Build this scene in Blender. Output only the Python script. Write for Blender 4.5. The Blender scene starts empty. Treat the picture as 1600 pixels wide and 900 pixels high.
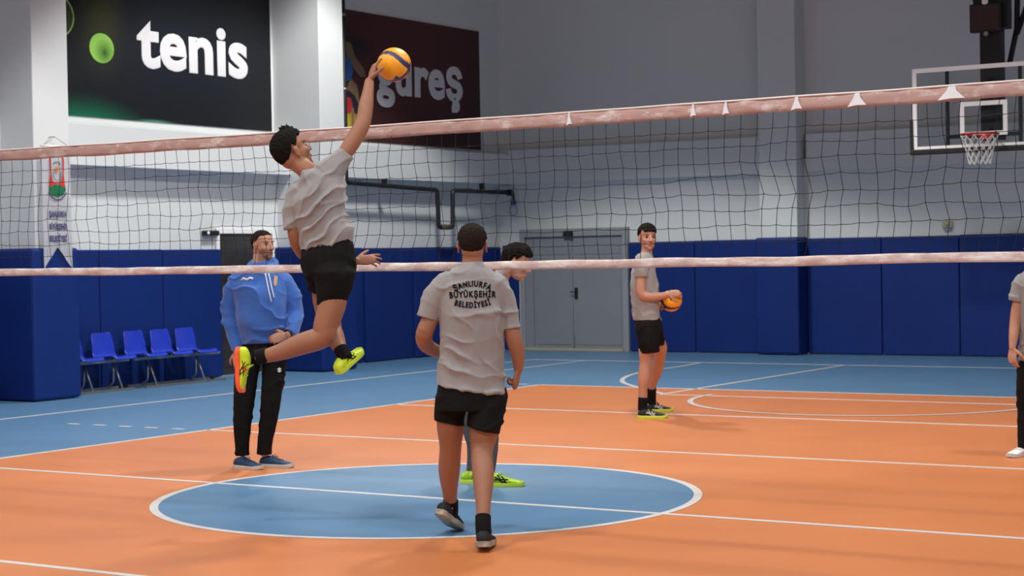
import bpy, bmesh, math, random
import numpy as np
from mathutils import Vector, Matrix, noise, Euler
from mathutils.bvhtree import BVHTree
random.seed(7)
sc = bpy.context.scene
COL = sc.collection
PI = math.pi

# ------------------------------------------------------------------ camera
YAW, PITCH, ROLL = -.558, -.017, -.018
def cam_axes():
    cy, sy, cp, sp = math.cos(YAW), math.sin(YAW), math.cos(PITCH), math.sin(PITCH)
    f = Vector((sy*cp, cy*cp, sp)); r = Vector((cy, -sy, 0)); u = r.cross(f)
    return r*math.cos(ROLL)+u*math.sin(ROLL), u*math.cos(ROLL)-r*math.sin(ROLL), f
cr, cu, cf = cam_axes()
cd = bpy.data.cameras.new('camera'); cam = bpy.data.objects.new('camera', cd); COL.objects.link(cam)
m = Matrix((cr, cu, -cf)).transposed().to_4x4(); m.translation = Vector((11.15, -9.454, 1.558))
cam.matrix_world = m
cd.sensor_width = 36; cd.lens = 2757.6/1600*36; cd.clip_end = 200
cd.dof.use_dof = True; cd.dof.focus_distance = 10.3; cd.dof.aperture_fstop = 5.6
sc.camera = cam
# ------------------------------------------------------------------ world, lamps, exposure
w = bpy.data.worlds.new('world'); sc.world = w; w.use_nodes = True
w.node_tree.nodes['Background'].inputs[0].default_value = (.05, .055, .06, 1)
sc.view_settings.view_transform = 'Standard'; sc.view_settings.look = 'None'
sc.view_settings.gamma = 1; sc.view_settings.exposure = -0.02; sc.view_settings.use_curve_mapping = False
LAMPS = [
    (-1.2, 8.8, 1900, 54),
    (-0.9, -3.6, 500, 64),
    (-0.9, 1.8, 600, 50),
    (-0.9, -10.5, 400, 64),
    (4.5, 3.6, 1350, 67),
    (4.5, -3.6, 850, 66),
    (9.8, -3.6, 850, 66),
    (9.8, 3.6, 850, 66),
    (4.5, -10.5, 850, 66),
    (9.8, -10.5, 850, 66)
]
for (x, y, e, half) in LAMPS:
    L = bpy.data.lights.new('high_bay_lamp', 'SPOT'); L.energy = e; L.spot_size = math.radians(half*2)
    L.spot_blend = .12; L.shadow_soft_size = .35; L.color = (1, .985, .95)
    o = bpy.data.objects.new('high_bay_lamp', L); o.location = (x, y, 8.0); COL.objects.link(o)

# ------------------------------------------------------------------ materials
def mat(name, c, rough=.6, spec=.5, metal=0, nscale=0, namt=0, bump=0, bscale=60, trans=0, sheen=0, emis=0, detail=4):
    m = bpy.data.materials.new(name); m.use_nodes = True; nt = m.node_tree; b = nt.nodes['Principled BSDF']
    b.inputs['Base Color'].default_value = (*c, 1); b.inputs['Roughness'].default_value = rough
    b.inputs['Specular IOR Level'].default_value = spec; b.inputs['Metallic'].default_value = metal
    b.inputs['Transmission Weight'].default_value = trans; b.inputs['Sheen Weight'].default_value = sheen
    if emis: b.inputs['Emission Color'].default_value = (*c, 1); b.inputs['Emission Strength'].default_value = emis
    tc = nt.nodes.new('ShaderNodeTexCoord')
    if namt:
        n = nt.nodes.new('ShaderNodeTexNoise'); n.inputs['Scale'].default_value = nscale; n.inputs['Detail'].default_value = detail
        nt.links.new(tc.outputs['Object'], n.inputs['Vector'])
        r = nt.nodes.new('ShaderNodeMapRange'); r.inputs[1].default_value = .25; r.inputs[2].default_value = .75
        r.inputs[3].default_value = 1-namt; r.inputs[4].default_value = 1+namt
        nt.links.new(n.outputs[0], r.inputs[0])
        v = nt.nodes.new('ShaderNodeVectorMath'); v.operation = 'SCALE'; v.inputs[0].default_value = c
        nt.links.new(r.outputs[0], v.inputs['Scale']); nt.links.new(v.outputs[0], b.inputs['Base Color'])
    if bump:
        n = nt.nodes.new('ShaderNodeTexNoise'); n.inputs['Scale'].default_value = bscale; n.inputs['Detail'].default_value = 3
        nt.links.new(tc.outputs['Object'], n.inputs['Vector'])
        bp = nt.nodes.new('ShaderNodeBump'); bp.inputs['Strength'].default_value = bump; bp.inputs['Distance'].default_value = .01
        nt.links.new(n.outputs[0], bp.inputs['Height']); nt.links.new(bp.outputs[0], b.inputs['Normal'])
    return m
def srgb(r, g, b):
    f = lambda v: ((v/255+.055)/1.055)**2.4 if v > 10 else v/255/12.92
    return (f(r), f(g), f(b))
M = {}
M['wall'] = mat('white_wall_paint', (.66, .695, .70), .75, .3, nscale=.6, namt=.02, bump=.05, bscale=30)
M['ceiling'] = mat('grey_ceiling', (.48, .47, .45), .9, .2, nscale=1, namt=.1)
M['floor'] = mat('blue_sports_floor', (.095, .215, .37), .38, .5, nscale=1.2, namt=.07, bump=.03, bscale=200)
M['orange'] = mat('orange_sports_floor', (.60, .195, .058), .38, .5, nscale=1.1, namt=.07, bump=.03, bscale=200)
M['line'] = mat('white_line_paint', (.58, .56, .54), .5, .3, nscale=8, namt=.06)
M['pad'] = mat('blue_padded_vinyl', (.0065, .026, .155), .5, .2, nscale=2, namt=.08, bump=.08, bscale=6)
M['black'] = mat('black_plastic', (.012, .012, .013), .5, .4, nscale=5, namt=.1)
M['pipe'] = mat('black_pipe_paint', (.012, .013, .014), .4, .5, nscale=8, namt=.2)
M['steel'] = mat('grey_tube_steel', (.35, .34, .32), .35, .5, .8, nscale=10, namt=.1)
M['chair'] = mat('blue_seat_plastic', (.018, .045, .46), .22, .5, nscale=6, namt=.05)
M['door'] = mat('grey_door_paint', (.215, .235, .26), .5, .35, nscale=3, namt=.04)
M['door_frame'] = mat('grey_frame_paint', (.27, .29, .31), .45, .4, nscale=3, namt=.04)
M['dark_door'] = mat('dark_brown_door', (.035, .032, .03), .25, .6, nscale=2, namt=.3)
M['white_p'] = mat('white_painted_metal', (.9, .9, .9), .4, .4, nscale=10, namt=.03)
M['cream'] = mat('cream_plastic', (.5, .48, .36), .5, .4, nscale=10, namt=.05)
M['red'] = mat('red_rim_paint', (.5, .02, .015), .35, .5, nscale=12, namt=.1)
M['string'] = mat('white_string', (.7, .7, .68), .8, .2, nscale=20, namt=.05)
M['net'] = mat('black_net_cord', (.02, .022, .024), .8, .2, nscale=20, namt=.1)
M['shirt'] = mat('grey_heather_shirt', (.285, .272, .272), .9, .15, nscale=220, namt=.10, bump=.25, bscale=500, sheen=.2)
M['hoodie'] = mat('blue_fleece', (.05, .14, .46), .9, .15, nscale=120, namt=.06, bump=.25, bscale=300, sheen=.25)
M['hoodie_dark'] = mat('blue_hood_lining', (.025, .06, .25), .9, .15, nscale=120, namt=.06)
M['blackcloth'] = mat('black_cloth', (.0065, .0062, .0062), .85, .15, nscale=30, namt=.2, bump=.3, bscale=40)
M['greycloth'] = mat('grey_jersey', (.10, .095, .095), .85, .15, nscale=60, namt=.15)
M['hair'] = mat('dark_brown_hair', (.008, .006, .005), .8, .12, nscale=90, namt=.5, bump=.6, bscale=160)
M['hair_b'] = mat('short_brown_hair', (.016, .0095, .007), .8, .12, nscale=90, namt=.5, bump=.6, bscale=160)
M['eye_white'] = mat('eye_white', (.26, .23, .21), .3, .5, nscale=10, namt=.02)
M['iris'] = mat('dark_iris', (.015, .009, .006), .2, .5, nscale=10, namt=.02)
M['neon'] = mat('neon_yellow_shoe', (.62, .82, .03), .5, .4, nscale=40, namt=.12, bump=.2, bscale=200)
M['coral'] = mat('coral_sole', (.95, .12, .05), .5, .4, nscale=20, namt=.1)
M['shoe_black'] = mat('black_mesh_shoe', (.014, .015, .018), .7, .3, nscale=60, namt=.3, bump=.3, bscale=200)
M['navy_shoe'] = mat('navy_knit_shoe', (.025, .06, .13), .7, .3, nscale=50, namt=.35, bump=.3, bscale=200)
M['lime'] = mat('lime_shoe', (.36, .58, .03), .6, .3, nscale=40, namt=.35, bump=.2, bscale=200)
M['white_shoe'] = mat('white_shoe', (.72, .70, .69), .6, .3, nscale=30, namt=.06, bump=.2, bscale=100)
M['sole_w'] = mat('off_white_rubber', (.55, .53, .50), .6, .3, nscale=30, namt=.1)
M['sole_s'] = mat('patterned_sole_rubber', (.34, .31, .25), .6, .3, nscale=30, namt=.5)
M['sole_lime'] = mat('lime_rubber', (.55, .70, .05), .5, .4, nscale=30, namt=.1)
M['ball_y'] = mat('yellow_ball_leather', (.90, .36, .012), .38, .5, nscale=10, namt=.04, bump=.2, bscale=300)
M['ball_b'] = mat('navy_ball_leather', (.03, .025, .10), .38, .5, nscale=10, namt=.04, bump=.2, bscale=300)
M['ink'] = mat('black_print', (.012, .012, .016), .7, .2, nscale=50, namt=.1)
M['inkb'] = mat('navy_print', (.05, .055, .16), .7, .2, nscale=50, namt=.2)
M['inkw'] = mat('white_print', (.7, .7, .72), .7, .2, nscale=50, namt=.05)
M['cloth_w'] = mat('white_satin', (.78, .78, .82), .7, .2, nscale=8, namt=.03)
M['p_red'] = mat('red_print', (.62, .05, .035), .6, .2, nscale=50, namt=.05)
M['p_green'] = mat('green_print', (.015, .16, .07), .6, .2, nscale=50, namt=.05)
M['p_gold'] = mat('orange_print', (.6, .22, .06), .6, .2, nscale=50, namt=.05)
M['speaker'] = mat('brown_speaker_grille', (.055, .035, .035), .8, .3, nscale=200, namt=.15)

# band material: dusty pink with worn white scuffs
def band_mat(name, base, lo, top):
    m = mat(name, (.60, .37, .33), .8, .2); nt = m.node_tree; b = nt.nodes['Principled BSDF']
    tc = nt.nodes.new('ShaderNodeTexCoord'); mp = nt.nodes.new('ShaderNodeMapping'); mp.inputs['Scale'].default_value = (3.2, 1, 9)
    n = nt.nodes.new('ShaderNodeTexNoise'); n.inputs['Scale'].default_value = 1.6; n.inputs['Detail'].default_value = 6; n.inputs['Roughness'].default_value = .7
    r = nt.nodes.new('ShaderNodeValToRGB'); e = r.color_ramp.elements
    e[0].position = lo; e[0].color = (*base, 1); e[1].position = top; e[1].color = (.74, .68, .66, 1)
    nt.links.new(tc.outputs['Object'], mp.inputs[0]); nt.links.new(mp.outputs[0], n.inputs['Vector'])
    nt.links.new(n.outputs[0], r.inputs[0]); nt.links.new(r.outputs[0], b.inputs['Base Color'])
    return m
M['band'] = band_mat('worn_pink_band', (.47, .30, .265), .52, .70)
M['band2'] = band_mat('worn_pale_pink_band', (.55, .41, .38), .44, .60)
# skin: colour attribute 'tint' multiplies the base tone
def skin_mat(name, c):
    m = mat(name, c, .55, .35, bump=.08, bscale=90); nt = m.node_tree; b = nt.nodes['Principled BSDF']
    a = nt.nodes.new('ShaderNodeVertexColor'); a.layer_name = 'tint'
    tc = nt.nodes.new('ShaderNodeTexCoord'); n = nt.nodes.new('ShaderNodeTexNoise'); n.inputs['Scale'].default_value = 14
    nt.links.new(tc.outputs['Object'], n.inputs['Vector'])
    r = nt.nodes.new('ShaderNodeMapRange'); r.inputs[3].default_value = .9; r.inputs[4].default_value = 1.1; nt.links.new(n.outputs[0], r.inputs[0])
    v0 = nt.nodes.new('ShaderNodeVectorMath'); v0.operation = 'SCALE'; v0.inputs[0].default_value = c; nt.links.new(r.outputs[0], v0.inputs['Scale'])
    v = nt.nodes.new('ShaderNodeVectorMath'); v.operation = 'MULTIPLY'
    nt.links.new(v0.outputs[0], v.inputs[0]); nt.links.new(a.outputs[0], v.inputs[1]); nt.links.new(v.outputs[0], b.inputs['Base Color'])
    b.inputs['Subsurface Weight'].default_value = .0
    return m
M['skin'] = skin_mat('tan_skin', (.31, .138, .08))
M['skin2'] = skin_mat('warm_skin', (.47, .235, .155))

# ------------------------------------------------------------------ object helpers
def link(name, me, ms=None, parent=None):
    o = bpy.data.objects.new(name, me); COL.objects.link(o)
    if ms is not None:
        for x in (ms if isinstance(ms, (list, tuple)) else [ms]): me.materials.append(x)
    if parent: o.parent = parent
    return o
def from_bm(name, bm, ms=None, parent=None, smooth=False):
    bmesh.ops.recalc_face_normals(bm, faces=bm.faces)
    me = bpy.data.meshes.new(name); bm.to_mesh(me); bm.free()
    if smooth: me.polygons.foreach_set('use_smooth', [True]*len(me.polygons))
    return link(name, me, ms, parent)
def empty(name, loc, rz=0):
    o = bpy.data.objects.new(name, None); COL.objects.link(o); o.location = loc; o.rotation_euler = (0, 0, rz); o.empty_display_size = .1
    return o
def tag(o, label, cat, group=None):
    o['label'] = label; o['category'] = cat
    if group: o['group'] = group
    return o
def struct(o): o['kind'] = 'structure'; return o
def box(bm, x0, y0, z0, x1, y1, z1, bev=0, mi=0):
    r = bmesh.ops.create_cube(bm, size=1); vs = r['verts']
    for v in vs: v.co = Vector(((x0+x1)/2+v.co.x*(x1-x0), (y0+y1)/2+v.co.y*(y1-y0), (z0+z1)/2+v.co.z*(z1-z0)))
    fs = set(f for v in vs for f in v.link_faces)
    if bev:
        es = list(set(e for v in vs for e in v.link_edges))
        r = bmesh.ops.bevel(bm, geom=es, offset=bev, segments=2, affect='EDGES', profile=.5)
        fs = set(r['faces']) | set(f for f in fs if f.is_valid)
    for f in fs: f.material_index = mi
def boxobj(name, b, mt, parent=None, bev=0, smooth=False):
    bm = bmesh.new(); box(bm, *b, bev=bev); return from_bm(name, bm, mt, parent, smooth)
def prism(bm, pts, ax, h):   # extrude a planar polygon along vector ax*h
    a = [bm.verts.new(p) for p in pts]; b = [bm.verts.new(Vector(p)+Vector(ax)*h) for p in pts]
    n = len(pts); bm.faces.new(a); bm.faces.new(b[::-1])
    for i in range(n): bm.faces.new((a[i], b[i], b[(i+1) % n], a[(i+1) % n]))
def tubebm(bm, pts, r, n=8, cap=True, smooth=True):
    pts = [Vector(p) for p in pts]; rs = r if isinstance(r, (list, tuple)) else [r]*len(pts)
    prev = None; ref = None
    for i, p in enumerate(pts):
        t = (pts[min(i+1, len(pts)-1)]-pts[max(i-1, 0)]).normalized()
        if ref is None: ref = t.orthogonal().normalized()
        x = (ref-t*ref.dot(t)).normalized(); ref = x; y = t.cross(x)
        ring = [bm.verts.new(p+(x*math.cos(a)+y*math.sin(a))*rs[i]) for a in [2*PI*k/n for k in range(n)]]
        if prev:
            for k in range(n):
                f = bm.faces.new((prev[k], prev[(k+1) % n], ring[(k+1) % n], ring[k])); f.smooth = smooth
        elif cap: bm.faces.new(ring[::-1])
        prev = ring
    if cap: bm.faces.new(prev)
def tubeobj(name, pts, r, mt, parent=None, n=10):
    bm = bmesh.new(); tubebm(bm, pts, r, n); return from_bm(name, bm, mt, parent)
def cr_interp(a, n):          # catmull-rom through the rows of a
    a = np.asarray(a, float); k = len(a); out = []
    if k < 3: n2 = n
    for i in range(k-1):
        p0, p1, p2, p3 = a[max(i-1, 0)], a[i], a[i+1], a[min(i+2, k-1)]
        for s in range(n):
            t = s/n
            out.append(.5*((2*p1)+(-p0+p2)*t+(2*p0-5*p1+4*p2-p3)*t*t+(-p0+3*p1-3*p2+p3)*t**3))
    out.append(a[-1]); return np.array(out)

# ------------------------------------------------------------------ text
def text_mesh(s, size, off=0., res=3, space=1., align='CENTER', bold=0.):
    c = bpy.data.curves.new('letters', 'FONT'); c.body = s; c.size = size; c.offset = off; c.resolution_u = res
    c.align_x = align; c.space_character = space; c.fill_mode = 'BOTH' if bold else 'FRONT'
    if bold: c.bevel_depth = bold; c.bevel_resolution = 2
    o = bpy.data.objects.new('letters', c); COL.objects.link(o)
    dg = bpy.context.evaluated_depsgraph_get(); me = bpy.data.meshes.new_from_object(o.evaluated_get(dg))
    bpy.data.objects.remove(o); bpy.data.curves.remove(c)
    return me
def thicken(me, t):           # gives flat letters a small real thickness
    bm = bmesh.new(); bm.from_mesh(me)
    r = bmesh.ops.extrude_face_region(bm, geom=bm.faces[:]); vs = [g for g in r['geom'] if isinstance(g, bmesh.types.BMVert)]
    bmesh.ops.translate(bm, verts=vs, vec=(0, 0, t)); bmesh.ops.recalc_face_normals(bm, faces=bm.faces); bm.to_mesh(me); bm.free()

# ================================================================== the room
XL = -5.1      # left wall (lower part, under the ledge)
YB = 15.95     # back wall
SK = .035      # the far bay of the left wall leans inwards a little
def sk(y): return max(0, y-10.9)*SK
fl = struct(boxobj('floor', (-5.6, -16.2, -.1, 14.3, 16.5, 0), M['floor']))
struct(boxobj('ceiling', (-5.6, -16.2, 8.6, 14.3, 16.5, 8.7), M['ceiling']))
struct(boxobj('wall_right', (14.1, -16.2, 0, 14.3, 16.5, 8.6), M['wall']))
struct(boxobj('wall_front', (-5.6, -16.2, 0, 14.1, -16, 8.6), M['wall']))
# --- painted court
boxobj('court_area', (0, -9, 0, 9, 9, .0012), M['orange'], fl)
def disc(name, cx, cy, r0, r1, z, mt, a0=0, a1=2*PI, n=128, t=.0008):
    bm = bmesh.new()
    full = abs(a1-a0-2*PI) < 1e-6
    P = [a0+(a1-a0)*i/n for i in range(n+(0 if full else 1))]
    if r0 == 0:
        prism(bm, [(cx+r1*math.cos(a), cy+r1*math.sin(a), z-t) for a in P], (0, 0, 1), t)
    else:
        A = [[bm.verts.new((cx+r*math.cos(a), cy+r*math.sin(a), zz)) for a in P] for r, zz in ((r0, z), (r1, z), (r1, z-t), (r0, z-t))]
        for i in range(len(P) if full else len(P)-1):
            j = (i+1) % len(P)
            for k in range(4): bm.faces.new((A[k][i], A[(k+1) % 4][i], A[(k+1) % 4][j], A[k][j]))
    return from_bm(name, bm, mt, fl)
disc('center_circle', 4.51, .09, 0, 1.8, .0024, M['floor'])
disc('circle_line', 4.51, .09, 1.745, 1.8, .0036, M['line'])
Z1 = .0044
def line(x0, y0, x1, y1, wd=.05, name='court_line', z=Z1):
    d = Vector((x1-x0, y1-y0, 0)).normalized(); n = Vector((-d.y, d.x, 0))*wd/2; a = Vector((x0, y0, z-.0032)); b = Vector((x1, y1, z-.0032))
    bm = bmesh.new(); prism(bm, [a+n, a-n, b-n, b+n], (0, 0, 1), .0032); return from_bm(name, bm, M['line'], fl)
line(0, 0, 9, 0, z=.0052)                       # centre line under the net
line(0, 3, 9, 3); line(0, -3, 9, -3)
line(0, 5.98, 9, 5.98, .06); line(0, -6, 9, -6)
line(0, -9, 0, 9); line(9, -9, 9, 9); line(0, 9, 9, 9); line(0, -9, 9, -9)
YBASE = 13.55
line(-2.85, -14, -2.85, YBASE+.1); line(11.85, -14, 11.85, YBASE+.1)
line(-2.85, YBASE, 11.85, YBASE)
line(-1.92, 10.6, -1.92, YBASE)
line(2.1, 8.15, 2.18, YBASE, .06); line(6.9, 8.15, 6.82, YBASE, .06)
line(2.1, 8.15, 6.9, 8.15)
disc('free_throw_arc', 4.5, 8.2, 1.82, 1.88, .0058, M['line'], PI*.98, PI*2.02, 64)
# curved line running from the key corner out to the end line
pc = cr_interp([(2.13, 8.2), (1.45, 8.9), (.75, 9.75), (.3, 10.75), (.1, 11.7), (.1, 12.6), (.0, 13.5)], 8)
bm = bmesh.new(); L_ = []; 
for i, q in enumerate(pc):
    t = Vector((*(pc[min(i+1, len(pc)-1)]-pc[max(0, i-1)]), 0)).normalized(); n = Vector((-t.y, t.x, 0))*.03
    c = Vector((q[0], q[1], .005)); L_.append((bm.verts.new(c+n), bm.verts.new(c-n), bm.verts.new(c-n-Vector((0, 0, .004))), bm.verts.new(c+n-Vector((0, 0, .004)))))
for i in range(len(L_)-1):
    for k in range(4): bm.faces.new((L_[i][k], L_[i][(k+1) % 4], L_[i+1][(k+1) % 4], L_[i+1][k]))
from_bm('curved_line', bm, M['line'], fl)
for x in (-1.72, -1.37, -1.03, -.69, -.35): line(x-.075, 2.97, x+.075, 2.97, .05, 'dashed_line')
line(-.33, 9.02, -.18, 9.02, .05, 'dashed_line')

# --- left wall: lower plane, ledge beam (z 2.8-3.35), recessed upper plane
bm = bmesh.new()
prism(bm, [(XL, -16, 0), (XL, 10.9, 0), (XL+sk(16.2), 16.2, 0), (XL-.5, 16.2, 0), (XL-.5, -16, 0)], (0, 0, 1), 2.9)
wl = struct(from_bm('wall_left', bm, M['wall']))
def ledge(y0, y1, name):
    bm = bmesh.new(); prof = [(XL-.2, 2.8), (-4.83, 2.8), (-4.83, 3.30), (XL-.03, 3.37), (XL-.2, 3.37)]
    A = [bm.verts.new((x+sk(y0)*(x > XL-.1), y0, z)) for x, z in prof]; B = [bm.verts.new((x+sk(y1)*(x > XL-.1), y1, z)) for x, z in prof]
    for i in range(5): bm.faces.new((A[i], B[i], B[(i+1) % 5], A[(i+1) % 5]))
    bm.faces.new(A); bm.faces.new(B[::-1]); return from_bm(name, bm, M['wall'], wl)
ledge(-16, 4.95, 'ledge_beam'); ledge(5.4, 10.3, 'ledge_beam'); ledge(10.8, 16.1, 'ledge_beam')
bm = bmesh.new()
prism(bm, [(XL-.03, -16, 3.3), (XL-.03, 10.9, 3.3), (XL-.03+sk(16.3), 16.3, 3.3), (XL-.5, 16.3, 3.3), (XL-.5, -16, 3.3)], (0, 0, 1), 5.35)
from_bm('upper_wall', bm, M['wall'], wl)
# --- back wall
wb = struct(boxobj('wall_back', (-5.6, YB, 0, 14.1, YB+.5, 3.0), M['wall']))
for a, b in ((-5.0, .0), (.7, 6.6), (7.3, 14.1)):
    boxobj('ledge_beam', (a, YB-.10, 2.8, b, YB+.2, 3.37), M['wall'], wb)
boxobj('upper_wall', (-5.6, YB+.08, 2.9, 14.1, YB+.5, 8.6), M['wall'], wb)
# --- pillars
pillars = []
n_tr = 0
def pillar(x0, y0, x1, y1):
    global n_tr; n_tr += 1
    o = struct(boxobj('trim_%d' % n_tr, (x0, y0, 0, x1, y1, 8.6), M['wall'], bev=.01)); return o
def padded(o, x0, y0, x1, y1, t=.09, h=1.76, n='pillar_pad'):
    boxobj(n, (x0-t, y0-t, .01, x1+t, y1+t, h), M['pad'], o, bev=.03, smooth=False)
for y0 in (-11.1, -5.8, -.42, 4.92, 10.26):
    o = pillar(XL-.3, y0, -4.29, y0+.56)
    boxobj('pillar_pad', (XL-.1, y0-.13, .01, -4.21, y0+.66 if y0 > 10 else y0+.6, 1.77), M['pad'], o, bev=.035)
for x0 in (.0, 6.65):
    o = pillar(x0, YB-.30, x0+.62, YB+.3)
    boxobj('pillar_pad', (x0-.05, YB-.40, .01, x0+.66, YB+.1, 1.80), M['pad'], o, bev=.04)
# --- wall pads, one panel each
def pads_left(y0, y1, w):
    n = max(1, round((y1-y0)/w)); w = (y1-y0)/n
    for i in range(n):
        a, b = y0+i*w+.006, y0+(i+1)*w-.006; s = sk((a+b)/2)
        o = boxobj('wall_pad', (XL-.01+s, a, .012, XL+.065+s, b, 1.755+random.uniform(-.006, .006)), M['pad'], wl, bev=.014)
pads_left(-.0+.2, 4.78, 1.27); pads_left(5.52, 8.965, 1.14); pads_left(10.92, 15.9, 1.25)
pads_left(-5.2, -.55, 1.27)
def pads_back(x0, x1, w):
    n = max(1, round((x1-x0)/w)); w = (x1-x0)/n
    for i in range(n):
        a, b = x0+i*w+.006, x0+(i+1)*w-.006
        boxobj('wall_pad', (a, YB-.07, .012, b, YB+.01, 1.775+random.uniform(-.006, .006)), M['pad'], wb, bev=.014)
pads_back(-4.85, -4.55, .3); pads_back(-2.42, -.06, 1.2); pads_back(.67, 6.6, 1.29); pads_back(7.32, 14.0, 1.3)

# --- door_1: grey double door in the back wall
d1 = struct(empty('door_1', (-3.46, YB, 0)))
def dbox(name, b, mt, par, bev=.004): return boxobj(name, b, mt, par, bev)
hw = 1.03
dbox('door_frame', (-hw, -.09, 0, -hw+.09, .02, 2.03), M['door_frame'], d1)
dbox('door_frame', (hw-.10, -.09, 0, hw, .02, 2.03), M['door_frame'], d1)
dbox('door_frame', (-hw+.09, -.09, 1.90, hw-.10, .02, 2.03), M['door_frame'], d1)
dbox('threshold', (-hw+.09, -.12, 0.001, hw-.1, .0, .045), mat('sandy_threshold', (.36, .34, .25), .7), d1)
bmj = boxobj('door_jamb', (-hw+.09, -.045, .045, -hw+.24, .0, 1.9), M['door'], d1)
lf = dbox('door_leaf', (-hw+.25, -.05, .045, -.03, .01, 1.90), M['door'], d1)
lf2 = dbox('door_leaf', (-.022, -.05, .045, hw-.105, .01, 1.90), M['door'], d1)
for L, x0, x1 in ((lf, -hw+.29, -.07), (lf2, .02, hw-.15)):
    dbox('door_panel', (x0, -.058, 1.60, x1, -.045, 1.86), M['door'], L, .003)
    dbox('door_panel', (x0, -.058, .10, x1, -.045, 1.56), M['door'], L, .003)
bm = bmesh.new(); box(bm, .015, -.075, .86, .075, -.05, 1.05, bev=.008); tubebm(bm, [(.045, -.075, .98), (.045, -.12, .98), (-.04, -.125, .98)], .009)
from_bm('door_handle', bm, M['black'], lf2)
dbox('floor_bolt', (-.02, -.07, .06, .0, -.05, .26), M['steel'], lf)
dbox('door_closer', (-.15, -.14, 1.90, .02, -.09, 1.985), M['black'], d1)
# --- door_2: dark doorway in the left wall
d2 = struct(empty('door_2', (XL, 9.53, 0)))
dbox('door_frame', (-.02, -.63, 0, .045, -.56, 2.04), M['white_p'], d2)
dbox('door_frame', (-.02, .56, 0, .045, .63, 2.04), M['white_p'], d2)
dbox('door_frame', (-.02, -.56, 1.965, .045, .56, 2.04), M['white_p'], d2)
q = dbox('door_leaf', (-.02, -.56, .02, .015, .555, 1.965), M['dark_door'], d2)
dbox('door_panel', (.015, -.5, 1.32, .022, .5, 1.9), M['dark_door'], q); dbox('door_panel', (.015, -.5, .12, .022, .5, 1.25), M['dark_door'], q)
bm = bmesh.new(); box(bm, .015, .42, .9, .03, .48, 1.1, bev=.004); tubebm(bm, [(.03, .45, 1.0), (.07, .45, 1.0), (.07, .34, 1.0)], .009)
from_bm('door_handle', bm, M['steel'], q)

# ================================================================== posters
def wall_text(s, height, y0, y1, z0, xw, par, name, mt, off=.03, sp=.95):
    me = text_mesh(s, 1, off, 4, sp); n = len(me.vertices); c = np.empty(n*3); me.vertices.foreach_get('co', c); c = c.reshape(-1, 3)
    return me, c
def poster_text(s, y0, y1, zbase, xh, par, mt, off=.036):
    me = text_mesh(s, 1, 0, 4, 1.04, bold=off)
    n = len(me.vertices); c = np.empty(n*3); me.vertices.foreach_get('co', c); c = c.reshape(-1, 3)
    sy = (y1-y0)/(c[:, 0].max()-c[:, 0].min()); o = np.empty_like(c)
    x = (c[:, 0]-c[:, 0].min())*sy; 
    o[:, 1] = y0+x; o[:, 2] = zbase+c[:, 1]*xh; o[:, 0] = c[:, 2]*.12+.013
    me.vertices.foreach_set('co', o.ravel()); me.update(); me.name = 'lettering'
    return link('lettering', me, mt, par)
def poster_mat(name, kind):
    m = bpy.data.materials.new(name); m.use_nodes = True; nt = m.node_tree; b = nt.nodes['Principled BSDF']
    b.inputs['Roughness'].default_value = .45; b.inputs['Specular IOR Level'].default_value = .3
    tc = nt.nodes.new('ShaderNodeTexCoord')
    def blob(cy, cz, ry, rz, soft=1.0):
        mp = nt.nodes.new('ShaderNodeVectorMath'); mp.operation = 'SUBTRACT'; mp.inputs[1].default_value = (0, cy, cz)
        nt.links.new(tc.outputs['Object'], mp.inputs[0])
        s = nt.nodes.new('ShaderNodeVectorMath'); s.operation = 'DIVIDE'; s.inputs[1].default_value = (1e3, ry, rz); nt.links.new(mp.outputs[0], s.inputs[0])
        l = nt.nodes.new('ShaderNodeVectorMath'); l.operation = 'LENGTH'; nt.links.new(s.outputs[0], l.inputs[0])
        r = nt.nodes.new('ShaderNodeMapRange'); r.interpolation_type = 'SMOOTHSTEP'; r.inputs[1].default_value = 1; r.inputs[2].default_value = 1-soft; r.inputs[3].default_value = 0; r.inputs[4].default_value = 1
        nt.links.new(l.outputs['Value'], r.inputs[0]); return r.outputs[0]
    def mix(fac, a, c):
        x = nt.nodes.new('ShaderNodeMix'); x.data_type = 'RGBA'; nt.links.new(fac, x.inputs[0])
        if isinstance(a, tuple): x.inputs[6].default_value = (*a, 1)
        else: nt.links.new(a, x.inputs[6])
        x.inputs[7].default_value = (*c, 1); return x.outputs[2]
    if kind == 'tennis':
        c = mix(blob(2.3, .9, 2.6, 1.3), (.006, .007, .009), (.008, .011, .018))
        c = mix(blob(.95, 1.3, .55, 1.0), c, (.032, .036, .012))
        c = mix(blob(.6, -.35, 1.5, .70), c, (.0, .24, .12))
        c = mix(blob(1.9, -.02, .5, .07), c, (.10, .32, .24))
    else:
        c = mix(blob(1.8, 1.5, 3., 2.4), (.040, .014, .016), (.085, .020, .022))
        c = mix(blob(.35, 1.45, .7, .25), c, (.012, .016, .02))
        c = mix(blob(.1, .2, .75, .42, .7), c, (.42, .33, .03))
    nt.links.new(c, b.inputs['Base Color']); return m
xp = XL-.03
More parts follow.
